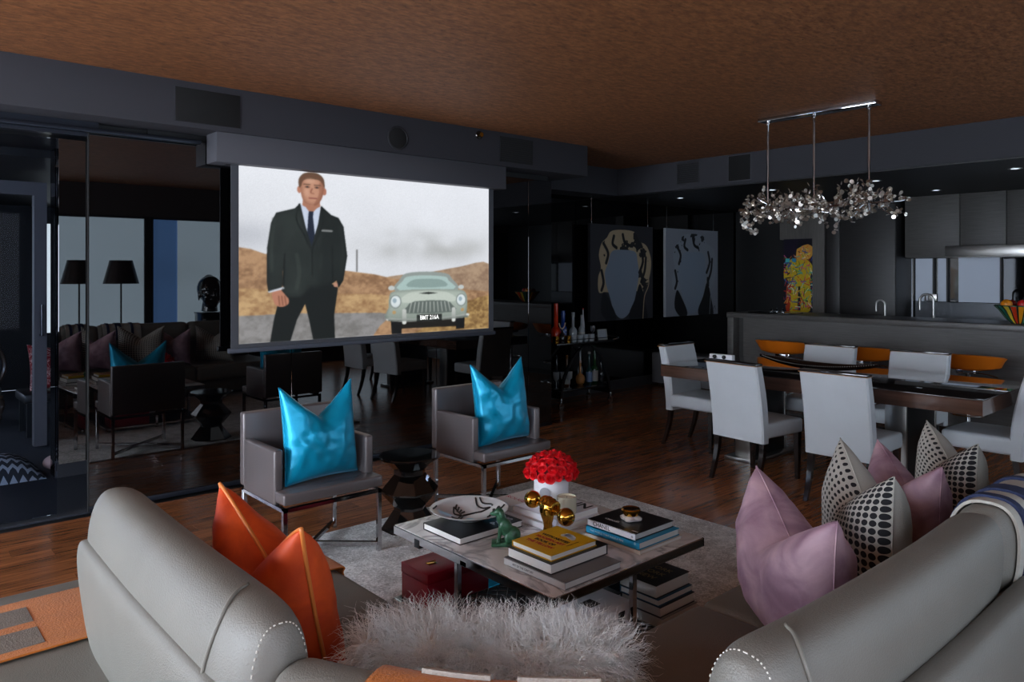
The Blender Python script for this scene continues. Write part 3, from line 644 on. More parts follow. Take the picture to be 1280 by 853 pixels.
cv.put(bmk * np.clip((.2 - cv.Y) * 5, 0, .55) * .8, (96, 104, 98)); cv.put(np.clip(bmk - soft(bmk, 4), 0, 1) * bmk * .8, (88, 98, 92))
b_ = cv.a.copy()
for ch_ in range(3): b_[..., ch_] = soft(cv.a[..., ch_], 1)
cv.a = cv.a * .45 + b_ * .55; cv.a *= (1 + (np.random.RandomState(2).rand(cv.h, cv.w, 1) - .5) * .05)
pic = cv.panel('picture', 2.316, 1.295, sc, emit=SCREEN_GAIN, rough=.6)
plate = text('BMT 216A', .052, mat('plate_white', (225, 225, 220), .6, emit=.55), pic, (.7145 * 2.316, -.0015, .096 * 1.295), (PI / 2, 0, 0), name='number_plate_lettering', bold=.0008, sx=.86)
bm = B(); bx(bm, -.055, 0, -.002, .006, -.05, 1.30); bx(bm, 2.316, 2.371, -.002, .006, -.05, 1.30); bx(bm, 0, 2.316, -.002, .006, -.03, 0)
obj('border', bm, mat('screen_border', (70, 72, 78), .6), sc)
obj('backing', bx(B(), -.05, 2.366, .002, .005, -.02, 1.295), M_ink, sc)
obj('bottom_bar', bx(B(), -.075, 2.39, -.014, .022, -.062, -.028, bev=.006), mat('screen_bar', (66, 70, 80), .4), sc)

# ================================================================== LIVING AREA
rug = obj('rug', bx(B(), 1.1, 4.13, 1.35, 4.18, .0, .014, bev=.005), M_rug)
tag(rug, 'large pale grey distressed rug under coffee table and armchairs', 'rug')

# ------------------------------------------------------------------ sectional sofa
def sup(a, e): c = math.cos(a); s_ = math.sin(a); return (math.copysign(abs(c) ** e, c), math.copysign(abs(s_) ** e, s_))
class Rest:
    """padded roll along a path (x,y list); section is a soft upright oval, rounded at both ends"""
    def __init__(s, path, half, z0, z1, lean=0, bulge=.0, endr=.1, ex=.72):
        s.p = crom([(x, y, 0) for x, y in path], 10); s.half = half; s.z0 = z0; s.z1 = z1; s.lean = lean; s.endr = endr; s.ex = ex
        s.L = [0]
        for a, b in zip(s.p[:-1], s.p[1:]): s.L.append(s.L[-1] + (b - a).length)
    def at(s, d):
        T = s.L[-1]; d = min(max(d, 0), T)
        for i in range(len(s.L) - 1):
            if d <= s.L[i + 1]: break
        f = (d - s.L[i]) / max(1e-9, s.L[i + 1] - s.L[i]); p = s.p[i].lerp(s.p[i + 1], f); t = (s.p[i + 1] - s.p[i]).normalized()
        return p, Vector((t.y, -t.x, 0))
    def ring(s, d, off=0, n=36, a0=0, a1=2 * PI, endo=True):
        T = s.L[-1]; p, nr = s.at(d); e = 1
        if endo:
            m = min(d, T - d)
            if m < s.endr: e = max(.02, (1 - (1 - m / s.endr) ** 2.6)) ** .42
        zc = (s.z0 + s.z1) / 2; hz = (s.z1 - s.z0) / 2; out = []
        for k in range(n):
            a = a0 + (a1 - a0) * k / (n if a1 - a0 > 6.2 else n - 1); c, q = sup(a, s.ex)
            w = s.half * (1 - .12 * q) * (.75 + .25 * e) * (e if e < .3 else 1)
            zz = zc + (hz * q + off * q) * (.9 + .1 * e) * (1 if e > .3 else e / .3) - (0 if q < 0 else (1 - e) * .03)
            out.append(p + nr * ((w + off) * c * e ** .5 + s.lean * q) + Vector((0, 0, zz)))
        return out
    def mesh(s, n=60):
        T = s.L[-1]; ds = []
        for i in range(n + 1):
            u = i / n; ds.append(T * (.5 - .5 * math.cos(PI * u)) * .35 + T * u * .65)
        return loft(B(), [s.ring(d) for d in ds], True)
    def seam(s, d, a0=-.3, a1=PI + .3, r=.0045, curve=0, off=.002):
        pts = s.ring(d, off, 40, a0, a1)
        if curve:
            T = s.L[-1]; pts = []
            for k in range(40):
                a = a0 + (a1 - a0) * k / 39; dd = d + curve * math.sin(PI * k / 39) ** .8
                pts.append(s.ring(dd, off, 2, a, a + .01)[0])
        return tube(B(), pts, r, 8)
sofa = thing('sectional_sofa', 'grey leather L-shaped sectional sofa with padded rolled backs in the foreground', 'sofa', (0, 0, 0))
# base plinths and seats
obj('base', bx(B(), -.35, 1.42, 1.2, 3.24, .06, .24, bev=.02), M_leather, sofa)
obj('base', bx(B(), .75, 4.35, .5, 1.5, .06, .24, bev=.02), M_leather, sofa)
def pad(x0, x1, y0, y1, z0, z1, r=.045, crown=.012):
    t = bmesh.new(); bmesh.ops.create_cube(t, size=1)
    for v in t.verts: v.co = Vector(((x0 + x1) / 2 + v.co.x * (x1 - x0), (y0 + y1) / 2 + v.co.y * (y1 - y0), (z0 + z1) / 2 + v.co.z * (z1 - z0)))
    bmesh.ops.bevel(t, geom=t.edges[:], offset=r, segments=4, profile=.55, affect='EDGES')
    bmesh.ops.subdivide_edges(t, edges=[e for e in t.edges if e.calc_length() > .2], cuts=8, use_grid_fill=True)
    for v in t.verts:
        if v.co.z > z1 - .01:
            u = (v.co.x - (x0 + x1) / 2) / (x1 - x0) * 2; w = (v.co.y - (y0 + y1) / 2) / (y1 - y0) * 2
            v.co.z += crown * max(0, 1 - u * u) * max(0, 1 - w * w) + .003 * noise.noise(v.co * 5)
    return t
obj('seat_cushion', pad(-.4, 1.49, 2.28, 3.3, .225, .42), M_leather, sofa)
obj('seat_cushion', pad(.6, 1.485, 1.2, 2.276, .225, .42), M_leather, sofa)
obj('seat_cushion', pad(.9, 2.3, .62, 1.58, .225, .422), M_leather, sofa)
obj('seat_cushion', pad(2.304, 3.34, .62, 1.58, .225, .42), M_leather, sofa)
obj('seat_cushion', pad(3.344, 4.4, .62, 1.58, .225, .42), M_leather, sofa)
shells = [Rest([(.612, 2.70), (.605, 2.0), (.61, 1.38)], .058, .38, .775, lean=.03, endr=.2, ex=.6),
          Rest([(.6, 1.42), (.78, 1.02), (1.15, .6)], .06, .38, .72, lean=.0, endr=.05, ex=.6),
          Rest([(1.12, .63), (1.8, .61), (2.6, .61), (4.4, .61)], .062, .3, .745, lean=0, endr=.2, ex=.6)]
for s_ in shells: obj('back_shell', s_.mesh(), M_leather, sofa, smooth=180)
REST = dict(left=Rest([(.668, 2.72), (.655, 2.1), (.66, 1.42)], .098, .58, .915, lean=.0, endr=.2),
            corner=Rest([(.66, 1.43), (.86, 1.08), (1.2, .76)], .095, .55, .826, endr=.06),
            right=Rest([(1.17, .745), (1.5, .722), (2.0, .715), (2.42, .73)], .088, .67, .93, lean=.018, endr=.12),
            far=Rest([(2.40, .73), (3.0, .72), (3.5, .725)], .088, .67, .93, lean=.018, endr=.08),
            end=Rest([(3.5, .725), (4.0, .72), (4.42, .725)], .088, .67, .93, lean=.018, endr=.1))
for k, R_ in REST.items():
    h = obj('headrest', R_.mesh(80), M_leather, sofa, smooth=180)
    T = R_.L[-1]
    if k in ('left', 'right', 'far'):
        d = T - .2 if k == 'left' else .17
        obj('piping', R_.seam(d, -.25, 1.62, .0045, curve=(.05 if k == 'left' else -.05)), M_piping, h, smooth=180)
    if k in ('right', 'left'):
        d2 = T - .02 if k == 'left' else .035
        for q in range(22):
            a = .2 + 2.6 * q / 21; p = R_.ring(d2 + (0 if k == 'left' else 0), .001, 2, a, a + .05)
            obj('stitch', tube(B(), [p[0], p[1]], .0016, 4), mat('seam_thread', (205, 200, 190), .6), h)
for x, y in ((-.2, 2.45), (-.2, 3.15), (1.35, 3.15), (1.3, 1.75), (2.3, 1.4), (4.2, 1.4), (4.2, .6)):
    obj('leg', bx(B(), x - .03, x + .03, y - .03, y + .03, 0, .07), M_darkmetal, sofa)

# throws
def strip(bm, pts, y0, y1, th=.006):
    """blanket strip: follows (x,z) profile between y0 and y1"""
    P = crom([(x, 0, z) for x, z in pts], 6); up = []
    for i, p in enumerate(P):
        d = (P[min(i + 1, len(P) - 1)] - P[max(i - 1, 0)]).normalized(); up.append(Vector((-d.z, 0, d.x)))
    rings = []
    for p, n in zip(P, up):
        q = p + n * th; rings.append([(p.x, y0, p.z), (p.x, y1, p.z), (q.x, y1, q.z), (q.x, y0, q.z)])
    return loft(bm, rings, True)
M_throw = mat('burnt_orange_wool', (186, 106, 34), .85, bump=.35, bscale=160, var=.08, vscale=12, sheen=.15)
M_patch = mat('grey_wool_patch', (118, 108, 98), .9, bump=.4, bscale=200, var=.15, vscale=16)
th = thing('wool_throw', 'orange wool throw with grey rectangles laid across the daybed seat', 'blanket', (0, 2.68, 0))
prof = [(-.385, .3), (-.392, .40), (-.36, .429), (0, .437), (.52, .44), (1.0, .437), (1.45, .429), (1.488, .405), (1.494, .3), (1.496, .2)]
obj('cloth', strip(B(), prof, 0, .44), M_throw, th, smooth=60)
for x0 in (-.3, -.01, .27, .85, 1.14):
    for y0 in (.045, .235):
        obj('patch', bx(B(), x0, x0 + .21, y0, y0 + .135, .4445, .448, bev=.001, seg=1), M_patch, th)
tr = REST['corner']
def drape(R_, d0, d1, off, a0, a1, m, name, parent, n=24):
    bm = B(); rings = []
    for i in range(n):
        d = d0 + (d1 - d0) * i / (n - 1)
        o_ = R_.ring(d, off + .008, 26, a0, a1, False); inn = R_.ring(d, off, 26, a0, a1, False)[::-1]
        rings.append(o_ + inn)
    return obj(name, loft(bm, rings, True), m, parent, smooth=60)
T = tr.L[-1]
th2 = thing('wool_throw', 'orange and white wool throw draped over the sofa corner behind shaggy pillow', 'blanket', (0, 0, 0))
drape(tr, T * .24, T * .80, .006, -.5, PI + .5, M_throw, 'cloth', th2)
M_pw = mat('pale_wool_patch', (168, 158, 148), .9, bump=.4, bscale=200)
for f0, f1 in ((.34, .5), (.56, .74)):
    drape(tr, T * f0, T * f1, .0145, PI * .5 - .62, PI * .5 - .12, M_pw, 'patch', th2, 10)
    drape(tr, T * f0, T * f1, .0145, PI * .5 + .2, PI * .5 + .7, M_pw, 'patch', th2, 10)
th3 = thing('striped_blanket', 'cream blanket with navy stripes folded over the sofa back at right edge', 'blanket', (0, 0, 0))
R_ = REST['far']
drape(R_, .06, .50, .004, -.6, PI + .3, mat('cream_wool', (178, 174, 164), .85, bump=.3, bscale=200), 'cloth', th3)
M_navy = mat('navy_wool', (32, 42, 74), .85, bump=.3, bscale=200)
for a, b_ in ((.1, .13), (.2, .27), (.38, .41)): drape(R_, a, b_, .0125, -.6, PI + .3, M_navy, 'stripe', th3, 6)

# ------------------------------------------------------------------ cushions
def cushion_bm(w, h, T=.09, chop=.12, n=34, seed=0, wr=.006, ear=.0, vdeep=.3, mi_back=0):
    bm = B(); uvl = bm.loops.layers.uv.new('UVMap'); V = {}
    def pos(i, j, side):
        u = -1 + 2 * i / n; v = -1 + 2 * j / n
        cu = math.copysign(1 - (1 - abs(u)) ** 1.25, u); cv_ = math.copysign(1 - (1 - abs(v)) ** 1.25, v); u, v = cu, cv_
        x = u * w / 2 * (1 - .07 * (1 - v * v)); z = v * h / 2 * (1 - .05 * (1 - u * u))
        up = max(0, (v + vdeep) / (1 + vdeep))
        g = math.exp(-(abs(u) / .42) ** 1.5); z -= chop * (1 - abs(u)) ** 1.15 * up ** 1.5
        x *= 1 - .05 * up * (1 - abs(u))
        z += ear * up ** 3 * max(0, abs(u) - .5) * 2
        t = ((1 - u ** 4) * (1 - v ** 4)) ** .5 * (1 - .35 * (u * u + v * v) / 2)
        t *= T * (1 - .38 * g * up ** 2)
        # fold running down from the chop
        t -= .018 * math.exp(-((abs(u) - .18 * (1 - v)) / .1) ** 2) * up ** 1.5 * (1 - v * v)
        e = min(1, (1 - abs(u)) * 6) * min(1, (1 - abs(v)) * 6)
        q = Vector((x * 9 + seed, z * 9, side * 3)); t += wr * e * (noise.noise(q) + .6 * noise.noise(q * 2.3))
        return Vector((x, side * t, z + h / 2))
    for side in (-1, 1):
        for i in range(n + 1):
            for j in range(n + 1):
                if side == 1 and (i in (0, n) or j in (0, n)): V[i, j, 1] = V[i, j, -1]; continue
                p = pos(i, j, side)
                if i in (0, n) or j in (0, n): p.y = 0
                V[i, j, side] = bm.verts.new(p)
        for i in range(n):
            for j in range(n):
                q = [(i, j), (i + 1, j), (i + 1, j + 1), (i, j + 1)]
                if side == 1: q = q[::-1]
                f = bm.faces.new([V[a, b_, side] for a, b_ in q]); f.material_index = 0 if side == -1 else mi_back
                for l, (a, b_) in zip(f.loops, q): l[uvl].uv = (a / n, b_ / n)
    edge = [pos(i, 0, 1) for i in range(n)] + [pos(n, j, 1) for j in range(n)] + [pos(i, n, 1) for i in range(n, 0, -1)] + [pos(0, j, 1) for j in range(n, 0, -1)]
    for p in edge: p.y = 0
    return bm, edge
def cushion(label, mats, loc, rz, tilt=0, w=.5, h=.5, pipe=None, group=None, roll=0, name='cushion', **k):
    t = thing(name, label, 'pillow', loc, rot=Euler((tilt, roll, rz), 'XYZ'), group=group)
    bm, e = cushion_bm(w, h, mi_back=1 if isinstance(mats, (list, tuple)) else 0, **k)
    obj('cover', bm, mats, t, smooth=180)
    if pipe: obj('piping', tube(B(), e, pipe[1], 6, closed=True), pipe[0], t, smooth=180)
    return t
# teal satin on the armchairs
cushion('bright teal satin pillow with sharp chopped top on the left armchair', M_teal, (2.02, 3.86, .445), .1, -.12, w=.47, h=.5, chop=.15, T=.1, seed=1, wr=.013, pipe=(M_teal, .003), ear=.03)
cushion('bright teal satin pillow with sharp chopped top on the right armchair', M_teal, (3.385, 3.87, .445), .0, -.12, w=.46, h=.52, chop=.15, T=.1, seed=5, wr=.013, pipe=(M_teal, .003), roll=-.04, ear=.03)
# orange velvet on the daybed: front faces +x
cushion('orange velvet pillow with tan piping leaning on left sofa back', M_vorange, (.985, 2.07, .425), PI / 2, -.2, w=.55, h=.53, chop=.16, T=.125, seed=9, pipe=(M_opiping, .006), wr=.01)
# right row, front faces away from the sofa back
def rp(label, mats, near, far, w, h, **k):
    cx_, cy_ = (near[0] + far[0]) / 2, (near[1] + far[1]) / 2
    a = math.atan2(far[1] - near[1], far[0] - near[0])
    return cushion(label, mats, (cx_ - .06 * math.sin(a) * 0, cy_, .43), a + PI, -.0, w=w, h=h, **k)
rp('large mauve velvet pillow nearest the camera on the right sofa', M_vpink, (2.10, 1.0), (2.42, 1.40), .6, .475, T=.14, chop=.15, seed=12, pipe=(M_vpink, .003), wr=.012)
rp('black dotted linen pillow right behind the nearest large mauve pillow', [M_dots, M_linen], (2.56, 1.0), (3.02, 1.4), .58, .5, T=.12, chop=.15, seed=21, pipe=(M_linen, .003))
rp('small mauve velvet pillow between the two black dotted pillows', M_vpink, (3.04, 1.03), (3.32, 1.37), .46, .45, T=.11, chop=.13, seed=33, pipe=(M_vpink, .003), wr=.01)
rp('black dotted linen pillow farthest along the right sofa', [M_dots, M_linen], (3.52, 1.06), (3.86, 1.36), .5, .46, T=.11, chop=.13, seed=40, pipe=(M_linen, .003))

# shaggy pillow in the sofa corner
def fur_pillow():
    t = thing('shaggy_pillow', 'shaggy off-white long-haired pillow leaning in the sofa corner', 'pillow', (1.255, 1.47, .425), rot=Euler((-.52, 0, math.radians(134)), 'XYZ'))
    bm, e = cushion_bm(.62, .345, T=.115, chop=.02, n=24, seed=3)
    me0 = bm.copy(); obj('cover', bm, mat('cream_hide', (236, 232, 226), .8), t, smooth=180)
    bmesh.ops.recalc_face_normals(me0, faces=me0.faces)
    faces = [(f.calc_center_median().copy(), f.normal.copy(), f.calc_area(), [v.co.copy() for v in f.verts]) for f in me0.faces]; me0.free()
    ar = np.array([f[2] for f in faces]); ar /= ar.sum(); rs = np.random.RandomState(5); NS = 19000; K = 8
    idx = rs.choice(len(faces), NS, p=ar); verts = []; fc = []; vi = 0
    for q in idx:
        c, n, _, vs = faces[q]; a, b_ = rs.rand(), rs.rand()
        p = vs[0].lerp(vs[1], a).lerp(vs[3].lerp(vs[2], a), b_)
        Lh = .06 + .065 * rs.rand(); cl = noise.noise(p * 30) * 1.6; cl2 = noise.noise(p * 30 + Vector((9, 3, 1))) * 1.6
        out = Vector((p.x * 1.2, n.y * .2, (p.z - .2) * 1.2))
        d = (n * .75 + Vector((cl, cl2 * .6, -.25 + .7 * cl2)) * .75 + out * 1.3 + Vector(rs.randn(3)) * .14).normalized()
        side = d.orthogonal().normalized(); s2 = d.cross(side); r0 = .0013; ph = noise.noise(p * 34) * 9 + rs.rand() * .7; wv = .0085
        prev = None
        for k in range(K + 1):
            f = k / K; pp = p + d * Lh * f + Vector((0, 0, -1)) * Lh * .3 * f * f + (side * math.sin(f * 12 + ph) + s2 * math.cos(f * 12 + ph)) * wv * f
            r = r0 * (1 - .85 * f)
            for m_ in range(3):
                an = m_ * 2 * PI / 3; verts.append(pp + side * math.cos(an) * r + s2 * math.sin(an) * r)
            if k:
                b0 = vi + (k - 1) * 3; 
                for m_ in range(3): fc.append((b0 + m_, b0 + (m_ + 1) % 3, b0 + 3 + (m_ + 1) % 3, b0 + 3 + m_))
        vi += 3 * (K + 1)
    me = bpy.data.meshes.new('long_hair'); co = np.array([tuple(v) for v in verts]); F = np.array(fc)
    me.vertices.add(len(co)); me.vertices.foreach_set('co', co.ravel()); me.loops.add(F.size); me.loops.foreach_set('vertex_index', F.ravel())
    me.polygons.add(len(F)); me.polygons.foreach_set('loop_start', np.arange(0, F.size, 4)); me.polygons.foreach_set('loop_total', np.full(len(F), 4)); me.update()
    me.materials.append(mat('off_white_wool_hair', (248, 246, 243), .5, sheen=.2)); me.shade_smooth()
    o = bpy.data.objects.new('long_hair', me); COL.objects.link(o); o.parent = t; o['kind'] = 'stuff'
    return t
fur_pillow()

# ------------------------------------------------------------------ armchairs
def armchair(label, loc, rz):
    t = thing('armchair', label, 'armchair', loc, rz, 'taupe armchairs facing the sofa')
    ml = M_chairleather
    obj('seat', bx(bx(B(), -.2975, .2975, -.28, -.165, .385, .445, bev=.012, seg=3), -.252, .252, -.26, .25, .385, .4445, bev=.01, seg=3), ml, t)
    obj('backrest', bx(B(), -.3, .3, .235, .292, .385, .80, bev=.012, seg=3), ml, t)
    for s_ in (-1, 1):
        a = sorted((s_ * .3, s_ * .25)); 
        p = obj('armrest', bx(B(), a[0], a[1], -.17, .24, .366, .655, bev=.012, seg=3), ml, t)
        e = [(s_ * .3, -.17, .40), (s_ * .3, -.17, .645), (s_ * .3, -.14, .655), (s_ * .3, .22, .655)]
    pts = [(-.3, .238, .66), (.3, .238, .66)]
    bm = B(); f = .0
    bx(bm, -.295, .295, -.27, -.245, .348, .366); bx(bm, -.295, .295, .25, .275, .348, .366)
    bx(bm, -.295, -.27, -.27, .275, .348, .366); bx(bm, .27, .295, -.27, .275, .348, .366)
    obj('seat_frame', bm, M_chrome, t)
    for x in (-.283, .283):
        for y in (-.257, .262): obj('leg', bx(B(), x - .0125, x + .0125, y - .0125, y + .0125, .014, .36, bev=.002, seg=1), M_chrome, t)
    for s_ in (-1, 1):
        L_ = math.hypot(.566, .519); a = math.atan2(.519, s_ * .566)
        obj('stretcher', bx(B(), -L_ / 2, L_ / 2, -.011, .011, .045 + .0 * s_, .067 + .0 * s_, bev=.001, seg=1, mtx=rotm((0, .0025, 0), rz=a)), M_chrome, t)
    return t
armchair('taupe leather armchair with chrome legs, left one below the screen', (2.01, 3.97, 0), 0)
armchair('taupe leather armchair with chrome legs, right one near the bar cart', (3.35, 3.97, 0), 0)

# faceted black side table
t = thing('side_table', 'glossy black faceted hourglass side table between the two armchairs', 'side table', (2.655, 3.94, .014))
bm = B(); n = 8
def oc(r, z, ph=0): return [(r * math.cos(2 * PI * (i + ph) / n), r * math.sin(2 * PI * (i + ph) / n), z) for i in range(n)]
prof = [(.13, 0), (.185, .015), (.105, .13), (.19, .235), (.19, .24), (.10, .345), (.10, .365), (.17, .43)]
R8 = [oc(.185, 0, .5), oc(.175, .008, .5), oc(.098, .115, .5), oc(.098, .13, .5), oc(.182, .225, .5), oc(.182, .235, .5), oc(.098, .33, .5), oc(.098, .36, .5), oc(.17, .43, .5)]
for a, b_ in zip(R8[:-1], R8[1:]): loft(bm, [a, b_], False)
loft(bm, [oc(.17, .43, .5), oc(.17, .431, .5)], True)
bmesh.ops.remove_doubles(bm, verts=bm.verts, dist=.0005)
obj('faceted_body', bm, M_blacklac, t, smooth=12)
obj('top', lathe(B(), [(0, .43), (.186, .43), (.19, .434), (.19, .442), (.186, .446), (0, .446)], n=48), M_blacklac, t)

# ------------------------------------------------------------------ coffee table
X0, X1, Y0, Y1 = 1.96, 2.92, 1.97, 3.05
ct = thing('coffee_table', 'square marble-topped chrome coffee table stacked with books and flowers', 'coffee table', ((X0 + X1) / 2, (Y0 + Y1) / 2, .014))
hx, hy = (X1 - X0) / 2, (Y1 - Y0) / 2
obj('marble_top', bx(B(), -hx + .006, hx - .3, -hy + .006, hy - .006, .366, .386, bev=.002, seg=1), M_marble, ct)
obj('marble_top', bx(B(), hx - .298, hx - .006, -hy + .006, hy - .006, .366, .386, bev=.002, seg=1), M_marble, ct)
bm = B(); f = .012
for q in ((-hx, hx, -hy, -hy + f), (-hx, hx, hy - f, hy), (-hx, -hx + f, -hy, hy), (hx - f, hx, -hy, hy)): bx(bm, *q, .345, .384, bev=.002, seg=1)
bx(bm, -hx, hx, -.02, .02, .345, .366); obj('rim', bm, M_chrome, ct)
for x, y in ((-hx + .012, .05), (hx - .012, .05), (-.01, -hy + .012), (-.01, hy - .012)):
    obj('leg', bx(B(), x - .012, x + .012, y - .012, y + .012, 0, .35, bev=.002, seg=1), M_chrome, ct)
for x, y in ((-hx + .012, hy - .2), (hx - .03, -hy + .06)):
    obj('bracket', bx(B(), x - .014, x + .014, y - .02, y + .02, .33, .37, bev=.003), M_ink, ct)
obj('lower_shelf', bx(B(), -hx + .012, hx - .012, -hy + .012, hy - .012, .022, .04, bev=.002, seg=1), mat('smoked_shelf', (24, 32, 44), .06, ior=1.6), ct)
bm = B()
for q in ((-hx, hx, -hy, -hy + f), (-hx, hx, hy - f, hy), (-hx, -hx + f, -hy, hy), (hx - f, hx, -hy, hy)): bx(bm, *q, .016, .04, bev=.002, seg=1)
obj('shelf_rim', bm, M_chrome, ct)
ZT, ZS = .4005, .0545

def book(label, x0, x1, y0, y1, z0, z1, cover, spine=None, group=None, rz=0, texts=(), pages=M_paper, sp='y-', name='book'):
    """spine on side sp; the other three sides show the page block"""
    cx_, cy_ = (x0 + x1) / 2, (y0 + y1) / 2; a, b_, h = (x1 - x0) / 2, (y1 - y0) / 2, z1 - z0; c = min(.0035, h * .14)
    t = thing(name, label, 'book', (cx_, cy_, z0), rz, group)
    e = .004
    s = dict([('y-', (-a, a, -b_, -b_ + c)), ('y+', (-a, a, b_ - c, b_)), ('x-', (-a, -a + c, -b_, b_)), ('x+', (a - c, a, -b_, b_))])[sp]
    obj('cover', bx(B(), -a, a, -b_, b_, h - c, h, bev=.0008, seg=1), cover, t)
    obj('cover', bx(B(), -a, a, -b_, b_, 0, c, bev=.0008, seg=1), cover, t)
    obj('spine', bx(B(), *s, 0, h, bev=.0008, seg=1), spine or cover, t)
    obj('pages', bx(B(), -a + e, a - e, -b_ + e, b_ - e, c, h - c), pages, t)
    for s_, size, m, px_, py_, ang, face in texts:
        if face == 'top': text(s_, size, m, t, (px_, py_, h + .0004), (0, 0, ang), ex=.0002)
        elif face == 'y-': text(s_, size, m, t, (px_, -b_ - .0004, h / 2), (PI / 2, 0, 0), ex=.0002)
        elif face == 'x-': text(s_, size, m, t, (-a - .0004, py_, h / 2), (PI / 2, 0, -PI / 2), ex=.0002)
    return t
def C(n, rgb, r=.4): return mat('cover_' + n, rgb, r)
BK = C('black', (22, 22, 24), .3); YL = C('yellow', (205, 158, 8), .45)
# stack one: grey, thick white, yellow
b1 = book('pale grey coffee table book at the bottom under the thick white book', 2.035, 2.36, 1.985 + .0, 2.335, ZT, ZT + .03, C('grey', (110, 110, 112)), sp='x-', spine=C('pale', (205, 205, 205)),
     texts=(('ART OF THE CENTURY', .012, M_ink, 0, .06, 0, 'x-'),))
b2 = book('thick white book with black cover directly under the yellow book', 2.045, 2.375, 2.07, 2.325, ZT + .0305, ZT + .073, BK, sp='x+')
b3 = book('yellow book with red and black lettering on top of its stack', 2.062, 2.325, 2.085, 2.315, ZT + .0735, ZT + .098, YL, sp='y+')
for i, (s_, m) in enumerate((('THE YELLOW', M_redink), ('BOOK OF', M_ink), ('MODERN ART', M_redink), ('WITH NOTES', M_ink))):
    text(s_, .025, m, b3, (-.075 + .03 * i, .01, .0252), (0, 0, -PI / 2), ex=.0002, bold=.0012)
cloud = B()
for x, y, r in ((.068, .01, .016), (.078, -.01, .02), (.07, -.03, .018), (.085, .005, .014), (.06, -.045, .012)): lathe(cloud, [(0, .0250), (r, .0250), (r, .0253), (0, .0253)], (x, y, 0), 14)
obj('cloud_print', cloud, M_wink, b3)
text('MODERN PAPERS', .009, M_ink, b3, (.02, -.085, .0252), (0, 0, 0), ex=.0002)
# stack two: cream, blue, black
book('cream book at the bottom of the stack under the blue book', 2.528, 2.825, 2.022, 2.338, ZT, ZT + .018, C('cream', (206, 198, 186)), sp='x-')
book('bright blue book between the cream book and black fashion book', 2.53, 2.815, 2.03, 2.335, ZT + .0185, ZT + .05, C('blue', (30, 148, 192)), sp='x-',
     texts=(('THE WORLD THAT MADE A TIME', .013, M_wink, 0, .03, 0, 'x-'), ('*', .03, M_wink, 0, -.13, 0, 'x-')))
cb = book('black book with white spine lettering on top of the blue book', 2.535, 2.805, 2.055, 2.33, ZT + .0505, ZT + .08, BK, spine=M_whitecard, sp='x-',
     texts=(('CHANEL', .026, M_ink, 0, .055, 0, 'x-'), ('CHANEL', .022, M_wink, -.07, .045, -PI / 2, 'top'), ('o', .02, M_ink, 0, -.12, 0, 'x-')))
text('MODE', .012, M_wink, cb, (-.11, -.115, .0299), (0, 0, -PI / 2), ex=.0002)
# gold lidded jar on it
t = thing('shell_dish', 'gold lidded trinket dish with white shell base on the black book', 'dish', (2.665, 2.185, ZT + .0805))
bm = B(); rings = []
for z, s_ in ((0, .8), (.004, 1.0), (.014, 1.05), (.02, .8)):
    rings.append([((.042 + .007 * math.sin(k * PI / 4)) * s_ * math.cos(k * PI / 16), (.042 + .007 * math.sin(k * PI / 4)) * s_ * math.sin(k * PI / 16), z) for k in range(32)])
obj('base', loft(bm, rings), mat('white_shell', (226, 218, 212), .2, var=.1, vscale=50), t, smooth=60)
obj('bowl', lathe(B(), [(0, .018), (.02, .018), (.033, .024), (.038, .038), (0, .038)], n=28), M_gold, t)
obj('lid', lathe(B(), [(0, .038), (.041, .038), (.043, .041), (.043, .05), (.039, .054), (.034, .052), (.02, .0525), (0, .053)], n=32), M_gold, t)
# black book with the painted plate
book('black picture book under the white drawing plate', 2.03, 2.40, 2.62, 2.9, ZT, ZT + .032, BK, sp='y+', texts=(('PARIS', .05, M_wink, .1, -.09, 0, 'top'),))
pl = thing('drawn_plate', 'wide white ceramic dish with black line drawing of an eye', 'plate', (2.225, 2.80, ZT + .0325), .0); pl.scale = (1.06, 1.06, 1.0)
prof = [(0, 0), (.06, 0), (.066, .006), (.13, .032), (.172, .05), (.175, .054), (.17, .055), (.125, .038), (.07, .014), (0, .010)]
obj('dish', lathe(B(), prof, n=56), mat('glazed_white', (206, 208, 210), .12, var=.04, vscale=20), pl, smooth=60)
def plz(x, y):
    r = math.hypot(x, y); P_ = [(0, .010), (.07, .014), (.125, .038), (.17, .055)]
    for (a, za), (b_, zb) in zip(P_[:-1], P_[1:]):
        if r <= b_: return za + (zb - za) * (r - a) / (b_ - a) + .0016
    return .056
def plate_line(pts, r=.0042):
    P_ = crom([(x, y, 0) for x, y in pts], 8); R_ = Vector((.7466, -.6652, 0)); Fd = Vector((.6652, .7466, 0))
    Q = []
    for p in P_:
        w_ = R_ * p.x + Fd * p.y; Q.append((w_.x, w_.y, plz(w_.x, w_.y)))
    obj('drawn_line', tube(B(), Q, r, 5), M_ink, pl)
for q in ([(.02, .15), (.03, .1), (.06, .07), (.09, .06), (.03, .04), (-.03, .0), (-.045, -.03)], [(.04, .15), (.055, .11), (.095, .085), (.1, .07)], [(.155, .04), (.14, .01), (.13, .04), (.115, .0), (.105, .03)],
          [(.11, .03), (.1, -.02), (.09, -.06), (.085, -.1)], [(-.075, .07), (-.07, .02), (-.04, .0), (-.045, .03), (-.07, .07)], [(-.075, -.05), (-.05, -.07), (-.035, -.045), (-.03, 0)],
          [(-.05, .035), (-.04, .065)], [(-.058, .045), (-.052, .08)], [(-.066, .06), (-.064, .093)], [(-.045, .02), (-.025, .05)], [(-.15, .03), (-.16, -.02)]): plate_line(q)
bm = B(); lathe(bm, [(0, 0), (.02, 0), (.02, .001), (0, .001)], (-.035, -.045, .0135), 16); obj('blue_mark', bm, mat('pale_blue_glaze', (140, 190, 205), .2), pl)
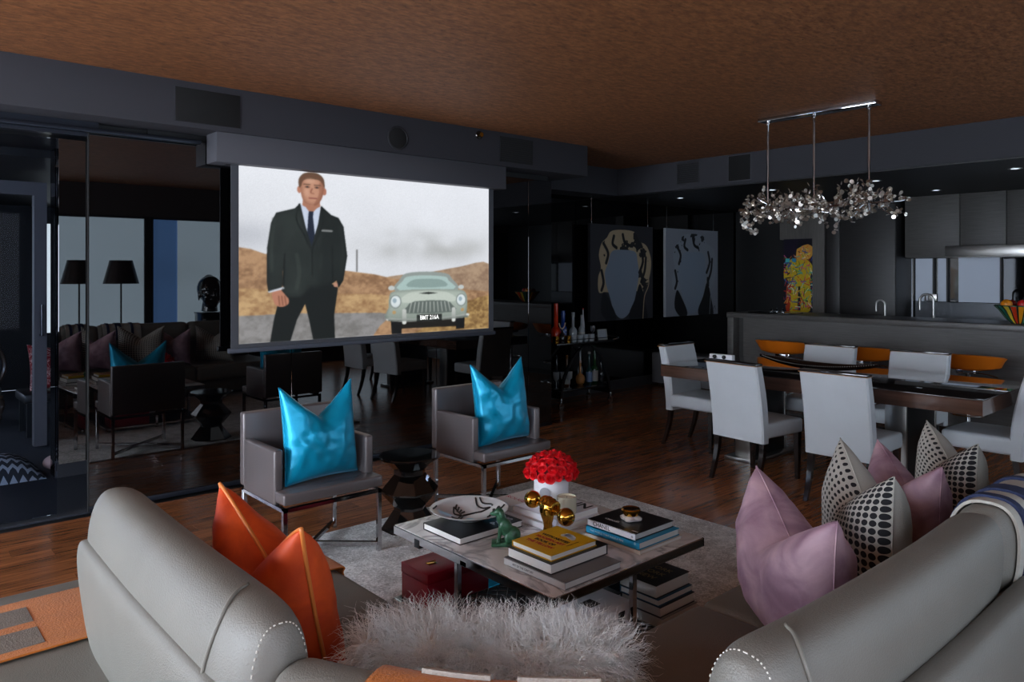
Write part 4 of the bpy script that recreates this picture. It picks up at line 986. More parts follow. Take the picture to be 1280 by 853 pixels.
# white books under the roses
book('white art book with red script under the rose box', 2.44, 2.74, 2.44, 2.92, ZT, ZT + .03, M_whitecard, sp='x-', texts=(('Love', .08, M_redink, -.05, .17, -PI / 2, 'top'),))
wb = book('white art book with bold black letters beneath candle and rose box', 2.455, 2.745, 2.45, 2.74, ZT + .0305, ZT + .062, M_whitecard, sp='x-')
text('IN', .09, M_ink, wb, (.10, -.08, .0315), (0, 0, -PI / 2), ex=.0002, bold=.002)
book('cream book with red title beside the white box of roses', 2.45, 2.74, 2.745, 2.91, ZT + .0305, ZT + .055, C('offwhite', (210, 206, 200)), sp='x-', texts=(('ROUGE', .04, M_redink, -.05, .0, -PI / 2, 'top'),))
# roses
rs_ = thing('rose_box', 'dome of bright red roses in a round white box', 'flowers', (2.60, 2.63, ZT + .0625))
obj('box', lathe(B(), [(0, 0), (.082, 0), (.085, .003), (.085, .135), (.081, .138), (.079, .13), (0, .13)], n=44), M_whitecard, rs_)
obj('lettering', lathe(B(), [(.0, 0), (.028, 0), (.028, .0006), (.0265, .0006), (.0265, .0002), (0, .0002)], n=24), mat('label_grey', (150, 150, 155), .5), rs_, loc=(-.077, -.036, .075), rot=Vector((-.077, -.036, 0)).to_track_quat('Z', 'Y').to_euler())
def rose_mesh():
    bm = B(); rr = random.Random(2)
    for ring, (n, r, h, lean, ph) in enumerate(((3, .004, .017, .1, 0), (4, .0095, .015, .5, .4), (5, .0155, .011, 1.1, .1), (6, .0225, .007, 1.4, .5))):
        for k in range(n):
            a0 = 2 * PI * (k + ph) / n; wd = PI / n * 1.5; rows = []
            for j in range(4):
                f = j / 3; row = []
                for i in range(5):
                    g = (i / 4 - .5) * 2; a = a0 + g * wd * (.7 + .3 * f); rad = r * (.35 + .65 * f) + (.004 * lean * f * f) * (1 - g * g) + .0012 * abs(g)
                    row.append(bm.verts.new((rad * math.cos(a), rad * math.sin(a), -.006 + (h + .006) * f * (1 - .18 * g * g) - lean * .003 * f * f)))
                rows.append(row)
            for j in range(3):
                for i in range(4): bm.faces.new((rows[j][i], rows[j][i + 1], rows[j + 1][i + 1], rows[j + 1][i]))
    lathe(bm, [(0, -.008), (.012, -.006), (.015, .0), (.0, .004)], n=8)
    return bm
r0 = obj('rose', rose_mesh(), M_rose, rs_, smooth=180); rm = r0.data; bpy.data.objects.remove(r0)
rr = random.Random(4)
for (th_, n) in ((0, 1), (23, 6), (44, 11), (65, 15), (87, 17)):
    for k in range(n):
        a = 2 * PI * (k + (.5 if th_ % 2 else 0)) / n + rr.uniform(-.06, .06); t_ = math.radians(th_ + rr.uniform(-3, 3))
        d = Vector((math.sin(t_) * math.cos(a), math.sin(t_) * math.sin(a), math.cos(t_)))
        o = bpy.data.objects.new('rose', rm); COL.objects.link(o); o.parent = rs_
        o.location = (d.x * .122, d.y * .122, .155 + d.z * .095)
        dn = Vector((d.x, d.y, d.z * 1.2 + .15)).normalized(); o.rotation_mode = 'QUATERNION'; o.rotation_quaternion = dn.to_track_quat('Z', 'Y') @ Euler((0, 0, rr.random() * 6)).to_quaternion()
        s_ = rr.uniform(.86, 1.06); o.scale = (s_, s_, s_)
obj('leaf_mound', sphere(B(), (0, 0, .178), .108, 20, (.98, .98, .6)), mat('deep_red_filling', (110, 4, 14), .8), rs_)
# candle
t = thing('candle', 'cream candle in thick frosted glass behind the gold fist', 'candle', (2.565, 2.49, ZT + .0625))
obj('holder', lathe(B(), [(0, 0), (.043, 0), (.046, .004), (.046, .078), (.042, .079), (.041, .07), (0, .07)], n=36), mat('frosted_cream', (205, 200, 178), .25), t)
obj('wax', lathe(B(), [(0, .0702), (.0405, .0702), (.0405, .0705), (0, .0705)], n=30), mat('wax', (225, 215, 190), .5), t)
obj('wick', tube(B(), [(0, 0, .07), (.002, 0, .078)], .0012, 6), M_ink, t)
# gold fist with a dumbbell
t = thing('gold_fist_sculpture', 'polished gold fist gripping a two-ball dumbbell on coffee table', 'sculpture', (2.40, 2.442, ZT)); t.scale = (1.12, 1.12, 1.1)
bd = Vector((.023, -.087, 0)).normalized(); bd = Vector((.7466, -.6652, 0)) * .62 + Vector((-.6652, -.7466, 0)) * .75; bd.z = -.12; bd.normalize()
side = Vector((0, 0, 1)).cross(bd).normalized(); c0 = Vector((0, 0, .118))
bm = B(); rings = []
for z, a, b_ in ((0, .028, .026), (.01, .027, .024), (.04, .02, .017), (.06, .021, .017), (.08, .03, .021), (.1, .036, .024), (.125, .036, .025), (.142, .03, .02)):
    rings.append([tuple(Vector((0, 0, z)) + bd * a * math.cos(2 * PI * k / 16) + side * (b_ * math.sin(2 * PI * k / 16) - .012 * min(1, z / .1))) for k in range(16)])
loft(bm, rings)
for k in range(4):   # four fingers curled over the bar, unequal lengths
    off = bd * (-.03 + .0195 * k); Lk = (.9, 1.0, .96, .82)[k]
    P_ = [c0 + off + side * -.02 + Vector((0, 0, .012)), c0 + off + side * -.004 + Vector((0, 0, .034 * Lk)), c0 + off + side * .02 + Vector((0, 0, .03 * Lk)), c0 + off + side * .031 * Lk + Vector((0, 0, .006)), c0 + off + side * .02 + Vector((0, 0, -.016)), c0 + off + side * .006 + Vector((0, 0, -.014))]
    P_ = crom(P_, 4); tube(bm, P_, [.0105 - .003 * i / len(P_) for i in range(len(P_))], 10)
P_ = crom([c0 + bd * -.034 + Vector((0, 0, -.04)), c0 + bd * -.04 + side * .02 + Vector((0, 0, -.02)), c0 + bd * -.022 + side * .037 + Vector((0, 0, -.004)), c0 + bd * .004 + side * .04 + Vector((0, 0, -.01))], 5)
tube(bm, P_, [.0125 - .004 * i / len(P_) for i in range(len(P_))], 10)
remeshed('fist', bm, M_gold, t, .0022, 3)
obj('bar', tube(B(), [c0 - bd * .09, c0 + bd * .09], .009, 12), M_gold, t)
for s_ in (-1, 1): obj('ball', sphere(B(), c0 + bd * .10 * s_, .036, 28), M_gold, t, smooth=180)
# green stone dog
t = thing('green_stone_dog', 'small mottled green stone sitting dog figurine beside yellow book', 'figurine', (2.19, 2.50, ZT), math.radians(138))
M_jade = mat('mottled_green_stone', (46, 92, 66), .3, var=.55, vscale=38, bump=.1, bscale=90)
bm = B(); sphere(bm, (-.03, 0, .045), .036, 16, (1.05, .85, 1)); sphere(bm, (.0, 0, .075), .034, 16, (.9, .9, 1.35), Euler((0, .35, 0))); sphere(bm, (.02, 0, .115), .024, 16, (.9, .9, 1.3), Euler((0, .15, 0)))
sphere(bm, (.03, 0, .14), .021, 16, (1.1, .85, .95)); sphere(bm, (.052, 0, .134), .013, 12, (1.35, .8, .8)); sphere(bm, (.065, 0, .135), .006, 8)
for s_ in (-1, 1):
    tube(bm, [(.018, .016 * s_, .085), (.026, .017 * s_, .05), (.03, .017 * s_, .014), (.044, .018 * s_, .01)], [.012, .0095, .008, .008], 10)
    sphere(bm, (-.022, .022 * s_, .035), .024, 12, (1.2, .55, 1.0)); sphere(bm, (.004, .03 * s_, .012), .01, 10, (2.0, .9, .8))
    sphere(bm, (.018, .02 * s_, .138), .009, 10, (.8, .5, 1.7), Euler((.3 * s_, .3, 0)))
tube(bm, crom([(-.06, 0, .02), (-.072, .015, .012), (-.06, .035, .01)], 4), .006, 8)
remeshed('body', bm, M_jade, t, .003, 4)
obj('plinth', bx(B(), -.075, .062, -.04, .04, 0, .012, bev=.004), M_jade, t)
# lower shelf items
t = thing('red_box', 'crimson square keepsake box with small gold clasp under coffee table', 'box', (2.0, 2.82, ZS))
obj('body', bx(B(), 0, .36, 0, .215, 0, .115, bev=.003), M_red, t); obj('lid', bx(B(), -.002, .362, -.002, .217, .117, .165, bev=.003), M_red, t)
bm = B(); bx(bm, .07, .115, .09, .12, .165, .169, bev=.002); tube(bm, [(.075, .095, .17), (.075, .095, .178), (.11, .095, .178), (.11, .095, .17)], .002, 6); obj('clasp', bm, M_gold, t)
t = thing('lattice_box', 'flat black tray box with silver lattice lid beside the crimson box', 'box', (2.02, 2.42, ZS))
obj('body', bx(B(), 0, .34, 0, .3, 0, .06, bev=.002), M_ink, t)
bm = B(); bx(bm, 0, .34, 0, .008, .06, .064); bx(bm, 0, .34, .292, .3, .06, .064); bx(bm, 0, .008, 0, .3, .06, .064); bx(bm, .332, .34, 0, .3, .06, .064)
for k in range(1, 10):
    for s_ in (1, -1):
        c = k * .064
        a = Vector((c, 0)) if s_ > 0 else Vector((.34 - c, 0)); P_ = []
        for q in range(60):
            x = a.x - s_ * q * .3 / 59 * 1.0; y = q * .3 / 59
            if 0 <= x <= .34: P_.append((x, y, .0625))
        if len(P_) > 3: tube(bm, [P_[0], P_[-1]], .0022, 4)
obj('lattice', bm, M_chrome, t)
M_ph = [C('shelf_a', (30, 26, 24)), C('shelf_b', (40, 90, 120)), C('shelf_c', (24, 30, 44)), C('shelf_d', (150, 150, 148))]
zz = ZS
for i, (h, dx, dy, m, lb) in enumerate(((.05, .02, .0, M_ph[3], 'wide grey book at the bottom of the stack under the table'), (.045, .01, .01, M_ph[2], 'dark navy bound book second from bottom in the lower stack'),
        (.03, .005, .02, M_ph[1], 'blue-covered book second from top in the lower stack'), (.058, 0, .03, M_ph[0], 'thick dark book with gold lettering on top of the lower stack'))):
    bb = book(lb, 2.64 + dx * .3, 2.885 + dx, 1.995 + dy, 2.22 + dy * .5, zz, zz + h, m, sp='y+', group='books stacked on the lower shelf')
    zz += h + .0005
for i, s_ in enumerate(('NEW', 'YORK', 'YORK')): text(s_, .045, mat('gilt_print', (190, 160, 110), .4, .5), bb, (-.06 + .055 * i, 0, .0585), (0, 0, -PI / 2), ex=.0002)
zz = ZS
for i, (h, lb, m) in enumerate(((.04, 'white book lying under the near table edge, lowest', M_whitecard), (.035, 'grey book lying on the lowest white book under the table', C('mid', (130, 130, 134))), (.03, 'dark thin book on the white stack below the table', BK))):
    book(lb, 2.46, 2.62, 2.2, 2.42, zz, zz + h, m, sp='y+'); zz += h + .0005
t = thing('white_box', 'white cardboard box with black square cut-out beneath table near shaggy pillow', 'box', (2.2, 2.0, ZS))
bm = B(); bx(bm, 0, .24, 0, .2, 0, .19, bev=.003); obj('body', bm, M_whitecard, t); obj('cutout', bx(B(), .16, .2, -.001, .01, .1, .16), M_ink, t)
obj('cutout', bx(B(), .06, .12, .06, .12, .1895, .191), M_ink, t)

# ================================================================== DINING AREA
dt = thing('dining_table', 'long glossy brown lacquered dining table with thick edge on polished pedestals', 'dining table', (6.025, 2.865, 0))
obj('top', bx(B(), -.575, .575, -1.265, 1.265, .772, .78, bev=.003, seg=2), M_tabletop, dt)
bm = B()
for q in ((-.575, .575, -1.265, -1.235), (-.575, .575, 1.235, 1.265), (-.575, -.545, -1.235, 1.235), (.545, .575, -1.235, 1.235)): bx(bm, *q, .675, .772)
obj('apron', bm, M_tablewood, dt)
for y in (-.62, .62):
    p = obj('pedestal', bx(B(), -.28, .28, y - .07, y + .07, .03, .675, bev=.004), M_black, dt)
    for s_ in (-1, 1): obj('steel_panel', bx(B(), s_ * .28 - .012, s_ * .28 + .012, y - .075, y + .075, .03, .675, bev=.002), M_steel, p)
    obj('foot', bx(B(), -.36, .36, y - .14, y + .14, 0, .03, bev=.004), M_steel, dt)
def dining_chair(label, loc, rz):
    """faces local +y"""
    t = thing('dining_chair', label, 'chair', loc, rz, 'white leather dining chairs')
    bm = pad(-.235, .235, -.2, .27, .36, .475, r=.025, crown=.012); obj('seat', bm, M_white, t, smooth=50)
    rings = []
    for k in range(9):
        f = k / 8; z = .33 + .58 * f; yb = -.235 - .085 * f ** 1.6; w = .235 - .0 * f; th_ = .038 + .006 * math.sin(PI * f); yc = yb + th_
        rings.append([(x, yc + y, z) for x, y in [(-w + .012, -th_), (w - .012, -th_), (w, -th_ + .012), (w, th_ - .012), (w - .012, th_), (-w + .012, th_), (-w, th_ - .012), (-w, -th_ + .012)]])
    bk = obj('backrest', loft(B(), rings), M_white, t, smooth=30)
    obj('top_rail', bx(B(), -.237, .237, -.322, -.244, .909, .925, bev=.003), M_darkwood, t)
    obj('rail_trim', bx(B(), -.238, .238, -.323, -.243, .905, .909), mat('amber_edge', (150, 100, 40), .3), t)
    for x in (-.205, .205):
        for y, dy in ((-.19, -.09), (.235, .0)):
            r_ = []
            for k in range(7):
                f = k / 6; z = .37 * (1 - f); s_ = .021 - .007 * f; yy = y + dy * f ** 1.8
                r_.append([(x - s_, yy - s_, z), (x + s_, yy - s_, z), (x + s_, yy + s_, z), (x - s_, yy + s_, z)])
            obj('leg', loft(B(), r_), M_darkwood, t, smooth=20)
    return t
for lb, x, y, r in (('white leather dining chair seen from behind, left of the near pair', 5.32, 3.12, -92 - 4),
                    ('white leather dining chair seen from behind, right of the near pair', 5.32, 2.37, -90),
                    ('white leather dining chair pushed in at the left head of the table', 5.93, 4.03, 180),
                    ('white leather dining chair on far side of table, left one', 6.62, 3.27, 92),
                    ('white leather dining chair on far side of table, right one', 6.62, 2.5, 90),
                    ('white leather dining chair cut off by right edge of the photo', 6.12, 1.72, -2)):
    dining_chair(lb, (x, y, 0), math.radians(r))
# boat dish and figurine on the table
t = thing('boat_dish', 'long dark woven boat-shaped dish on the dining table', 'dish', (6.1, 3.02, .781), PI / 2)
bm = B(); rings = []
for i in range(25):
    u = -1 + 2 * i / 24; w = .13 * (1 - abs(u) ** 2.2) + .006; zt = .045 + .045 * u * u; row = []
    for k in range(9):
        a = PI * k / 8; row.append((u * .52, -w * math.cos(a), zt - (.045 + .0 * u) * (1 - u * u * .6) * math.sin(a)))
    for k in range(8, -1, -1):
        a = PI * k / 8; row.append((u * .52, -(w - .006) * math.cos(a), zt - (.039) * (1 - u * u * .6) * math.sin(a) + .003))
    rings.append(row)
obj('bowl', loft(bm, rings), M_darkwood, t, smooth=50)
bm = B()
for s_ in (-1, 1):
    for i in range(60):
        u = -.92 + 1.84 * i / 59; w = .13 * (1 - abs(u) ** 2.2) + .006; zt = .047 + .045 * u * u; sphere(bm, (u * .52, s_ * w, zt), .0045, 6)
o = obj('bead_rim', bm, M_steel, t); o['kind'] = 'stuff'
t = thing('figurine_block', 'small white block with two black silhouette figures at table\'s near left end', 'figurine', (5.6, 3.62, .781), -PI / 2)
obj('block', bx(B(), -.11, .11, -.0, .05, 0, .115, bev=.004), M_whitecard, t)  # white block put in place of a reflection behind the figures
for s_ in (-1, 1):
    bm = B(); x = .045 * s_
    tube(bm, crom([(x, -.012, 0), (x + .008, -.012, .04), (x - .004, -.012, .075)], 4), [.012, .009, .011, .011, .012, .012, .012, .013, .01], 8)
    sphere(bm, (x - .004, -.012, .095), .017, 12); tube(bm, crom([(x, -.012, .072), (x - .02 * s_, -.014, .055), (x - .034 * s_, -.014, .035)], 3), .006, 6); tube(bm, [(x, -.012, .03), (x + .022, -.012, .0)], .008, 6)
    obj('figure', bm, M_ink, t)

# ------------------------------------------------------------------ chandelier
ch = thing('chandelier', 'linear chandelier of silver discs hung on three chrome rods over table', 'chandelier', (5.655 * KF, 2.8 * KF, CEIL)); ch.scale = (KF, KF, KF)
obj('ceiling_plate', bx(B(), -.055, .055, -.47, .47, -.028, 0, bev=.002), M_chrome, ch)
for y in (-.40, .02, .41):
    r_ = obj('rod', tube(B(), [(0, y, -.028), (0, y, -.80)], .0085, 10), M_chrome, ch)
    obj('rod_collar', lathe(B(), [(0, -.05), (.016, -.05), (.016, -.028), (0, -.028)], (0, y, 0), 14), M_chrome, r_)
rr = random.Random(11); bmb = B(); bmd = B(); discs = 0
obj('spine', tube(B(), [(0, -.55, -.745), (0, .55, -.745)], .007, 8), M_chrome, ch)
def disc(bm, p, n, r):
    q = n.to_track_quat('Z', 'Y').to_matrix(); v0 = []; v1 = []
    for k in range(10):
        a = 2 * PI * k / 10; l = Vector((r * math.cos(a), r * math.sin(a), 0)); v0.append(bm.verts.new(p + q @ l)); v1.append(bm.verts.new(p + q @ (l + Vector((0, 0, .0022)))))
    bm.faces.new(v0[::-1]); bm.faces.new(v1)
    for k in range(10): bm.faces.new((v0[k], v0[(k + 1) % 10], v1[(k + 1) % 10], v1[k]))
for i in range(170):
    y = rr.uniform(-.57, .57); a = rr.uniform(0, 2 * PI); p = Vector((0, y, -.745))
    d = Vector((math.cos(a), rr.uniform(-.9, .9), math.sin(a) * .72)).normalized(); Lb = rr.uniform(.1, .215)
    if abs(y) > .5: d = (d + Vector((0, math.copysign(.4, y), 0))).normalized()
    P_ = [p]; 
    for k in range(4):
        d = (d + Vector((rr.uniform(-.4, .4), rr.uniform(-.4, .4), rr.uniform(-.4, .4)))).normalized(); P_.append(P_[-1] + d * Lb / 4)
        if k:
            for q in range(rr.choice((1, 2, 2))):
                o_ = Vector((rr.uniform(-1, 1), rr.uniform(-1, 1), rr.uniform(-1, 1))).normalized()
                disc(bmd, P_[-1] + o_ * .018, (Vector((-.66, -.75, 0)) * .5 + Vector((rr.uniform(-1, 1), rr.uniform(-1, 1), rr.uniform(-1, 1)))).normalized(), rr.uniform(.0125, .0175)); discs += 1
    tube(bmb, P_, .0025, 4)
for e_ in (1,):   # drooping spray at the left end
    P_ = crom([(0, .55, -.745), (-.02, .63, -.80), (-.01, .58, -.88), (0, .52, -.93)], 5); tube(bmb, P_, .0025, 4)
    for p in P_[3:]: 
        for q in range(2): disc(bmd, p + Vector((rr.uniform(-.02, .02), rr.uniform(-.03, .03), rr.uniform(-.02, .02))), Vector((-.66 + rr.uniform(-.6, .6), -.75, rr.uniform(-.6, .6))).normalized(), .0135)
o = obj('branches', bmb, M_chrome, ch); o['kind'] = 'stuff'
o = obj('discs', bmd, mat('brushed_silver_disc', (220, 212, 202), .3, 1), ch, smooth=20); o['kind'] = 'stuff'

# ================================================================== KITCHEN
bar = thing('breakfast_bar', 'long charcoal oak breakfast bar with grey counter behind the dining table', 'counter', (8.2, 0, 0))
obj('counter', bx(B(), -.02, .72, -.9, 5.20, 1.04, 1.1, bev=.003), M_counter, bar)
obj('front_panel', bx(B(), .0, .03, -.9, 4.98, .08, 1.04), M_kitchen, bar)
obj('end_panel', bx(B(), -.015, .7, 5.11, 5.19, 0, 1.04, bev=.002), M_kitchen, bar)
obj('recess_panel', bx(B(), .12, .14, 4.98, 5.11, .0, 1.04), M_kitchendk, bar)
obj('plinth', bx(B(), .04, .66, -.9, 5.11, 0, .08), M_black, bar)
obj('carcass', bx(B(), .1, .66, -.9, 4.96, .08, 1.04), M_kitchendk, bar)
obj('rear_counter', bx(B(), .74, 1.0, -.9, 5.0, .0, .92, bev=.003), M_kitchendk, bar)
# tall fridge cabinet
fr_ = farther(thing('tall_cabinet', 'tall near-black oak cabinet block behind the chandelier', 'cabinet', (9.6, 0, 0)))
obj('body', bx(B(), .02, .6, 3.76, 4.62, .08, 2.515), M_kitchendk, fr_)
obj('door', bx(B(), 0, .02, 3.764, 4.44, .1, 2.51, bev=.002), M_kitchendk, fr_)
obj('door', bx(B(), 0, .02, 4.446, 4.62, .1, 2.51, bev=.002), M_kitchendk, fr_)
h = obj('handle', tube(B(), [(-.03, 3.95, 1.02), (-.03, 4.35, 1.02)], .009, 8), M_steel, fr_)
struct('trim_11', bx(B(), 10.08, 10.26, 4.88, 5.05, 0, 2.565), M_column)
struct('trim_12', bx(B(), 10.745, 10.83, 5.05, 5.9, 2.09, 2.565), M_column)
struct('wall_kitchen', bx(B(), 10.84, 10.95, -1.1, 6.72, 0, 2.565), M_black)
p3 = thing('colourful_painting', 'multicoloured painting with yellow and orange figure-like splashes beside kitchen column', 'painting', (10.21, 5.545, 1.03), -PI / 2); farther(p3)
cv = Canvas(110, 250, (10, 8, 30)); rs = np.random.RandomState(8)
cv.put(np.clip(cv.noise(4, 3, 4) * 1.6 - .5, 0, 1) * .5, (60, 10, 70))
cv.fill([(.15, .02), (.85, .02), (.86, .45), (.95, .6), (.8, .7), (.62, .72), (.3, .72), (.02, .58), (.0, .45), (.15, .42)], (222, 190, 30), 4)
cv.fill([(.45, .02), (.55, .02), (.54, .35), (.48, .35)], (20, 10, 30)); cv.fill([(.08, .02), (.2, .02), (.26, .4), (.1, .35)], (190, 60, 20), 3)
cols = [(235, 205, 40), (240, 120, 20), (210, 40, 30), (250, 225, 120), (60, 190, 200), (40, 80, 190), (230, 90, 150), (90, 170, 60), (20, 12, 30), (250, 250, 235)]
for k in range(230):
    x, y, a, l = rs.rand() * .95, rs.rand() * .72 + .02, rs.rand() * PI, .06 + .16 * rs.rand()
    cv.line([(x, y), (x + l * math.cos(a), y + l * .5 * math.sin(a))], .008 + .012 * rs.rand(), cols[rs.randint(10)], 0, .85)
cv.fill([(.45, .72), (.8, .72), (.95, .8), (.9, .93), (.7, .98), (.5, .92), (.42, .82)], (235, 170, 70), 4)
for k in range(46):
    x, y = .68 + rs.randn() * .12, .82 + rs.randn() * .055; cv.line([(x, y), (x + .07 * rs.randn(), y + .03 * rs.randn())], .012, cols[rs.randint(10)], 0, .8)
cv.fill([(.42, .86), (.5, .95), (.7, 1.0), (.95, .97), (.98, .88), (.8, .92), (.6, .9)], (12, 10, 24), 3)
cv.fill([(.06, .68), (.2, .68), (.2, .73), (.06, .73)], (70, 200, 210)); cv.fill([(.28, .69), (.4, .68), (.4, .73), (.28, .73)], (50, 150, 200), 2)
o = cv.panel('print', .46, 1.04, p3, emit=0, rough=.35)
obj('canvas', bx(B(), 0, .46, .001, .03, 0, 1.04), M_ink, p3)
# wall cabinets, hood, splashback
cab = None
for i, (a, b_) in enumerate(((3.1, 3.708), (2.63, 3.096), (2.15, 2.626), (1.6, 2.146), (1.05, 1.596))):
    t = thing('wall_cabinet', ['charcoal oak wall cabinet beside the tall cabinet, leftmost of the row', 'charcoal oak wall cabinet above left half of the steel hood',
        'charcoal oak wall cabinet at the right edge above the hood', 'charcoal oak wall cabinet beyond the right frame edge', 'last charcoal oak wall cabinet of the row to the right'][i], 'cabinet', (9.75, a, 1.77), group='kitchen wall cabinets'); farther(t)
    obj('body', bx(B(), .02, .54, .002, b_ - a - .002, 0, .742), M_kitchendk, t)
    obj('door', bx(B(), 0, .02, .002, b_ - a - .002, 0, .742, bev=.002), M_kitchen, t)
t = thing('range_hood', 'brushed steel range hood under the right wall cabinets', 'hood', (9.5, 1.9, 1.77)); farther(t)
obj('canopy', bx(B(), -.01, .235, 0, 1.27, .0, .125, bev=.003), M_steel, t); obj('lip', bx(B(), -.012, .237, -.003, 1.273, -.008, .0), M_darkmetal, t)
sp_ = thing('splashback', 'dark mirror splashback between kitchen counter and wall cabinets', 'splashback', (10.1, 0, 0)); farther(sp_)
obj('mirror', bx(B(), .06, .18, .9, 3.75, .92, 1.78), M_blackgloss, sp_)
M_kb = shade_mat('reflected_window_glow', (150, 160, 176), .15)
for i, (a, b_, lb) in enumerate(((3.75, 3.965, 'side'), (3.515, 3.712, 'b'), (3.36, 3.455, 'c'), (2.79, 3.225, 'd'))):
    w = farther(sempty(f'window_{22 + i}', (10.1, 0, 0)))  # glowing panes added on the splashback in place of reflected windows
    obj('pane', bx(B(), .0, .02, a, b_, 1.235 if i else .93, 1.765), M_kb, w)
    obj('frame', bx(B(), -.002, .04, a - .008, a, 1.235, 1.765), M_frame if i else M_steel, w)
t = thing('kitchen_worktop', 'steel back worktop upstand below the splashback', 'counter', (9.7, .9, 0)); farther(t)
obj('counter', bx(B(), 0, .4, 0, 2.86, .88, .92), M_counter, t); obj('upstand', bx(B(), .30, .33, 0, 2.78, .921, 1.232, bev=.002), mat('satin_steel', (142, 146, 152), .4, .6), t); obj('base', bx(B(), .02, .38, 0, 2.86, .08, .88), M_kitchendk, t)
for lb, x, y, s_ in (('small brushed gooseneck tap at the left end of the kitchen counter', 8.99, 3.635, .82), ('tall brushed gooseneck tap in the middle of the kitchen counter', 8.99, 3.12, 1.0)):
    t = thing('gooseneck_tap', lb, 'tap', (x, y, .921)); H = .43 * s_; w_ = .06 * s_ if s_ < 1 else .07
    P_ = [(0, 0, 0), (0, 0, H - w_)] + [(0, w_ - w_ * math.cos(a), H - w_ + w_ * math.sin(a)) for a in [PI * k / 10 for k in range(1, 11)]] + [(0, 2 * w_, H - w_ - .1 * s_)]
    obj('spout', tube(B(), P_, .013 * s_, 12), M_steel, t, smooth=60); obj('base', lathe(B(), [(0, 0), (.024, 0), (.024, .02), (0, .02)], n=16), M_steel, t)
    obj('lever', tube(B(), [(0, -.02, .06), (-.02, -.06, .08)], .006, 8), M_steel, t)
t = thing('wall_socket', 'small steel socket plate on the upstand left of the tall tap', 'socket', (10.0, 3.5, 1.24), -PI / 2); farther(t)
obj('plate', bx(B(), -.07, .07, -.01, 0, 0, .09, bev=.002), M_steel, t); obj('switch', bx(B(), -.05, -.03, -.016, -.01, .01, .08), M_whitecard, t)
# fruit bowl
fb = thing('fruit_bowl', 'colourful mosaic glass bowl on the breakfast bar at right edge', 'bowl', (8.42, 2.16, 1.104))
def wedge_bowl():
    cols = [(200, 60, 30), (230, 150, 30), (90, 150, 110), (40, 110, 90), (220, 190, 60)]
    obj('dish', lathe(B(), [(0, 0), (.06, 0), (.11, .05), (.165, .13), (.21, .175), (.205, .178), (.155, .13), (.1, .055), (0, .01)], n=40), mat('teal_mosaic_glass', (70, 110, 92), .12, var=.5, vscale=22), fb)
    for k in range(20):
        a = 2 * PI * k / 20; m = mat('mosaic_%d' % (k % 5), cols[k % 5], .12)
        pts = [(.065, .004), (.114, .05), (.169, .13), (.208, .168)]; bm = B()
        rows = [[bm.verts.new((r * math.cos(a + d), r * math.sin(a + d), z)) for d in (-.11, 0, .11)] for r, z in pts]
        for A, Bb in zip(rows[:-1], rows[1:]):
            for i in range(2): bm.faces.new((A[i], A[i + 1], Bb[i + 1], Bb[i]))
        obj('glass_petal', bm, m, fb)
        obj('rib', tube(B(), [(r * math.cos(a + .157), r * math.sin(a + .157), z) for r, z in ((.062, .0), (.112, .049), (.168, .129), (.212, .174))], .0045, 6), M_ink, fb)
wedge_bowl()
for lb, x, y, c, r in (('orange fruit in the mosaic bowl, left one', 8.35, 2.25, (236, 140, 24), .05), ('red apple in the mosaic bowl, right of the orange', 8.4, 2.13, (190, 24, 28), .048), ('dark red plum behind the orange in the bowl', 8.48, 2.24, (130, 20, 20), .042), ('yellow fruit at back of the mosaic bowl', 8.5, 2.12, (230, 170, 40), .045)):
    t = thing('fruit', lb, 'fruit', (x, y, 1.1 + .19), group='fruit in the mosaic bowl')
    obj('flesh', sphere(B(), (0, 0, 0), r, 18, (1, 1, .93)), mat('fruit_%d' % c[0], c, .35, var=.15, vscale=20), t, smooth=180); obj('stalk', tube(B(), [(0, 0, r * .85), (.004, 0, r * 1.15)], .002, 5), M_darkwood, t)
t = thing('tray', 'black lacquer tray with small bottles on left end of bar', 'tray', (8.45, 4.7, 1.1005))
obj('base', bx(B(), -.15, .15, -.28, .28, 0, .012, bev=.004), M_blacklac, t); bm = B()
for y in (-.1, -.02, .05): lathe(bm, [(0, .012), (.018, .012), (.018, .04), (.006, .05), (.006, .065), (0, .065)], (0, y, 0), 10)
obj('jars', bm, M_clear, t)

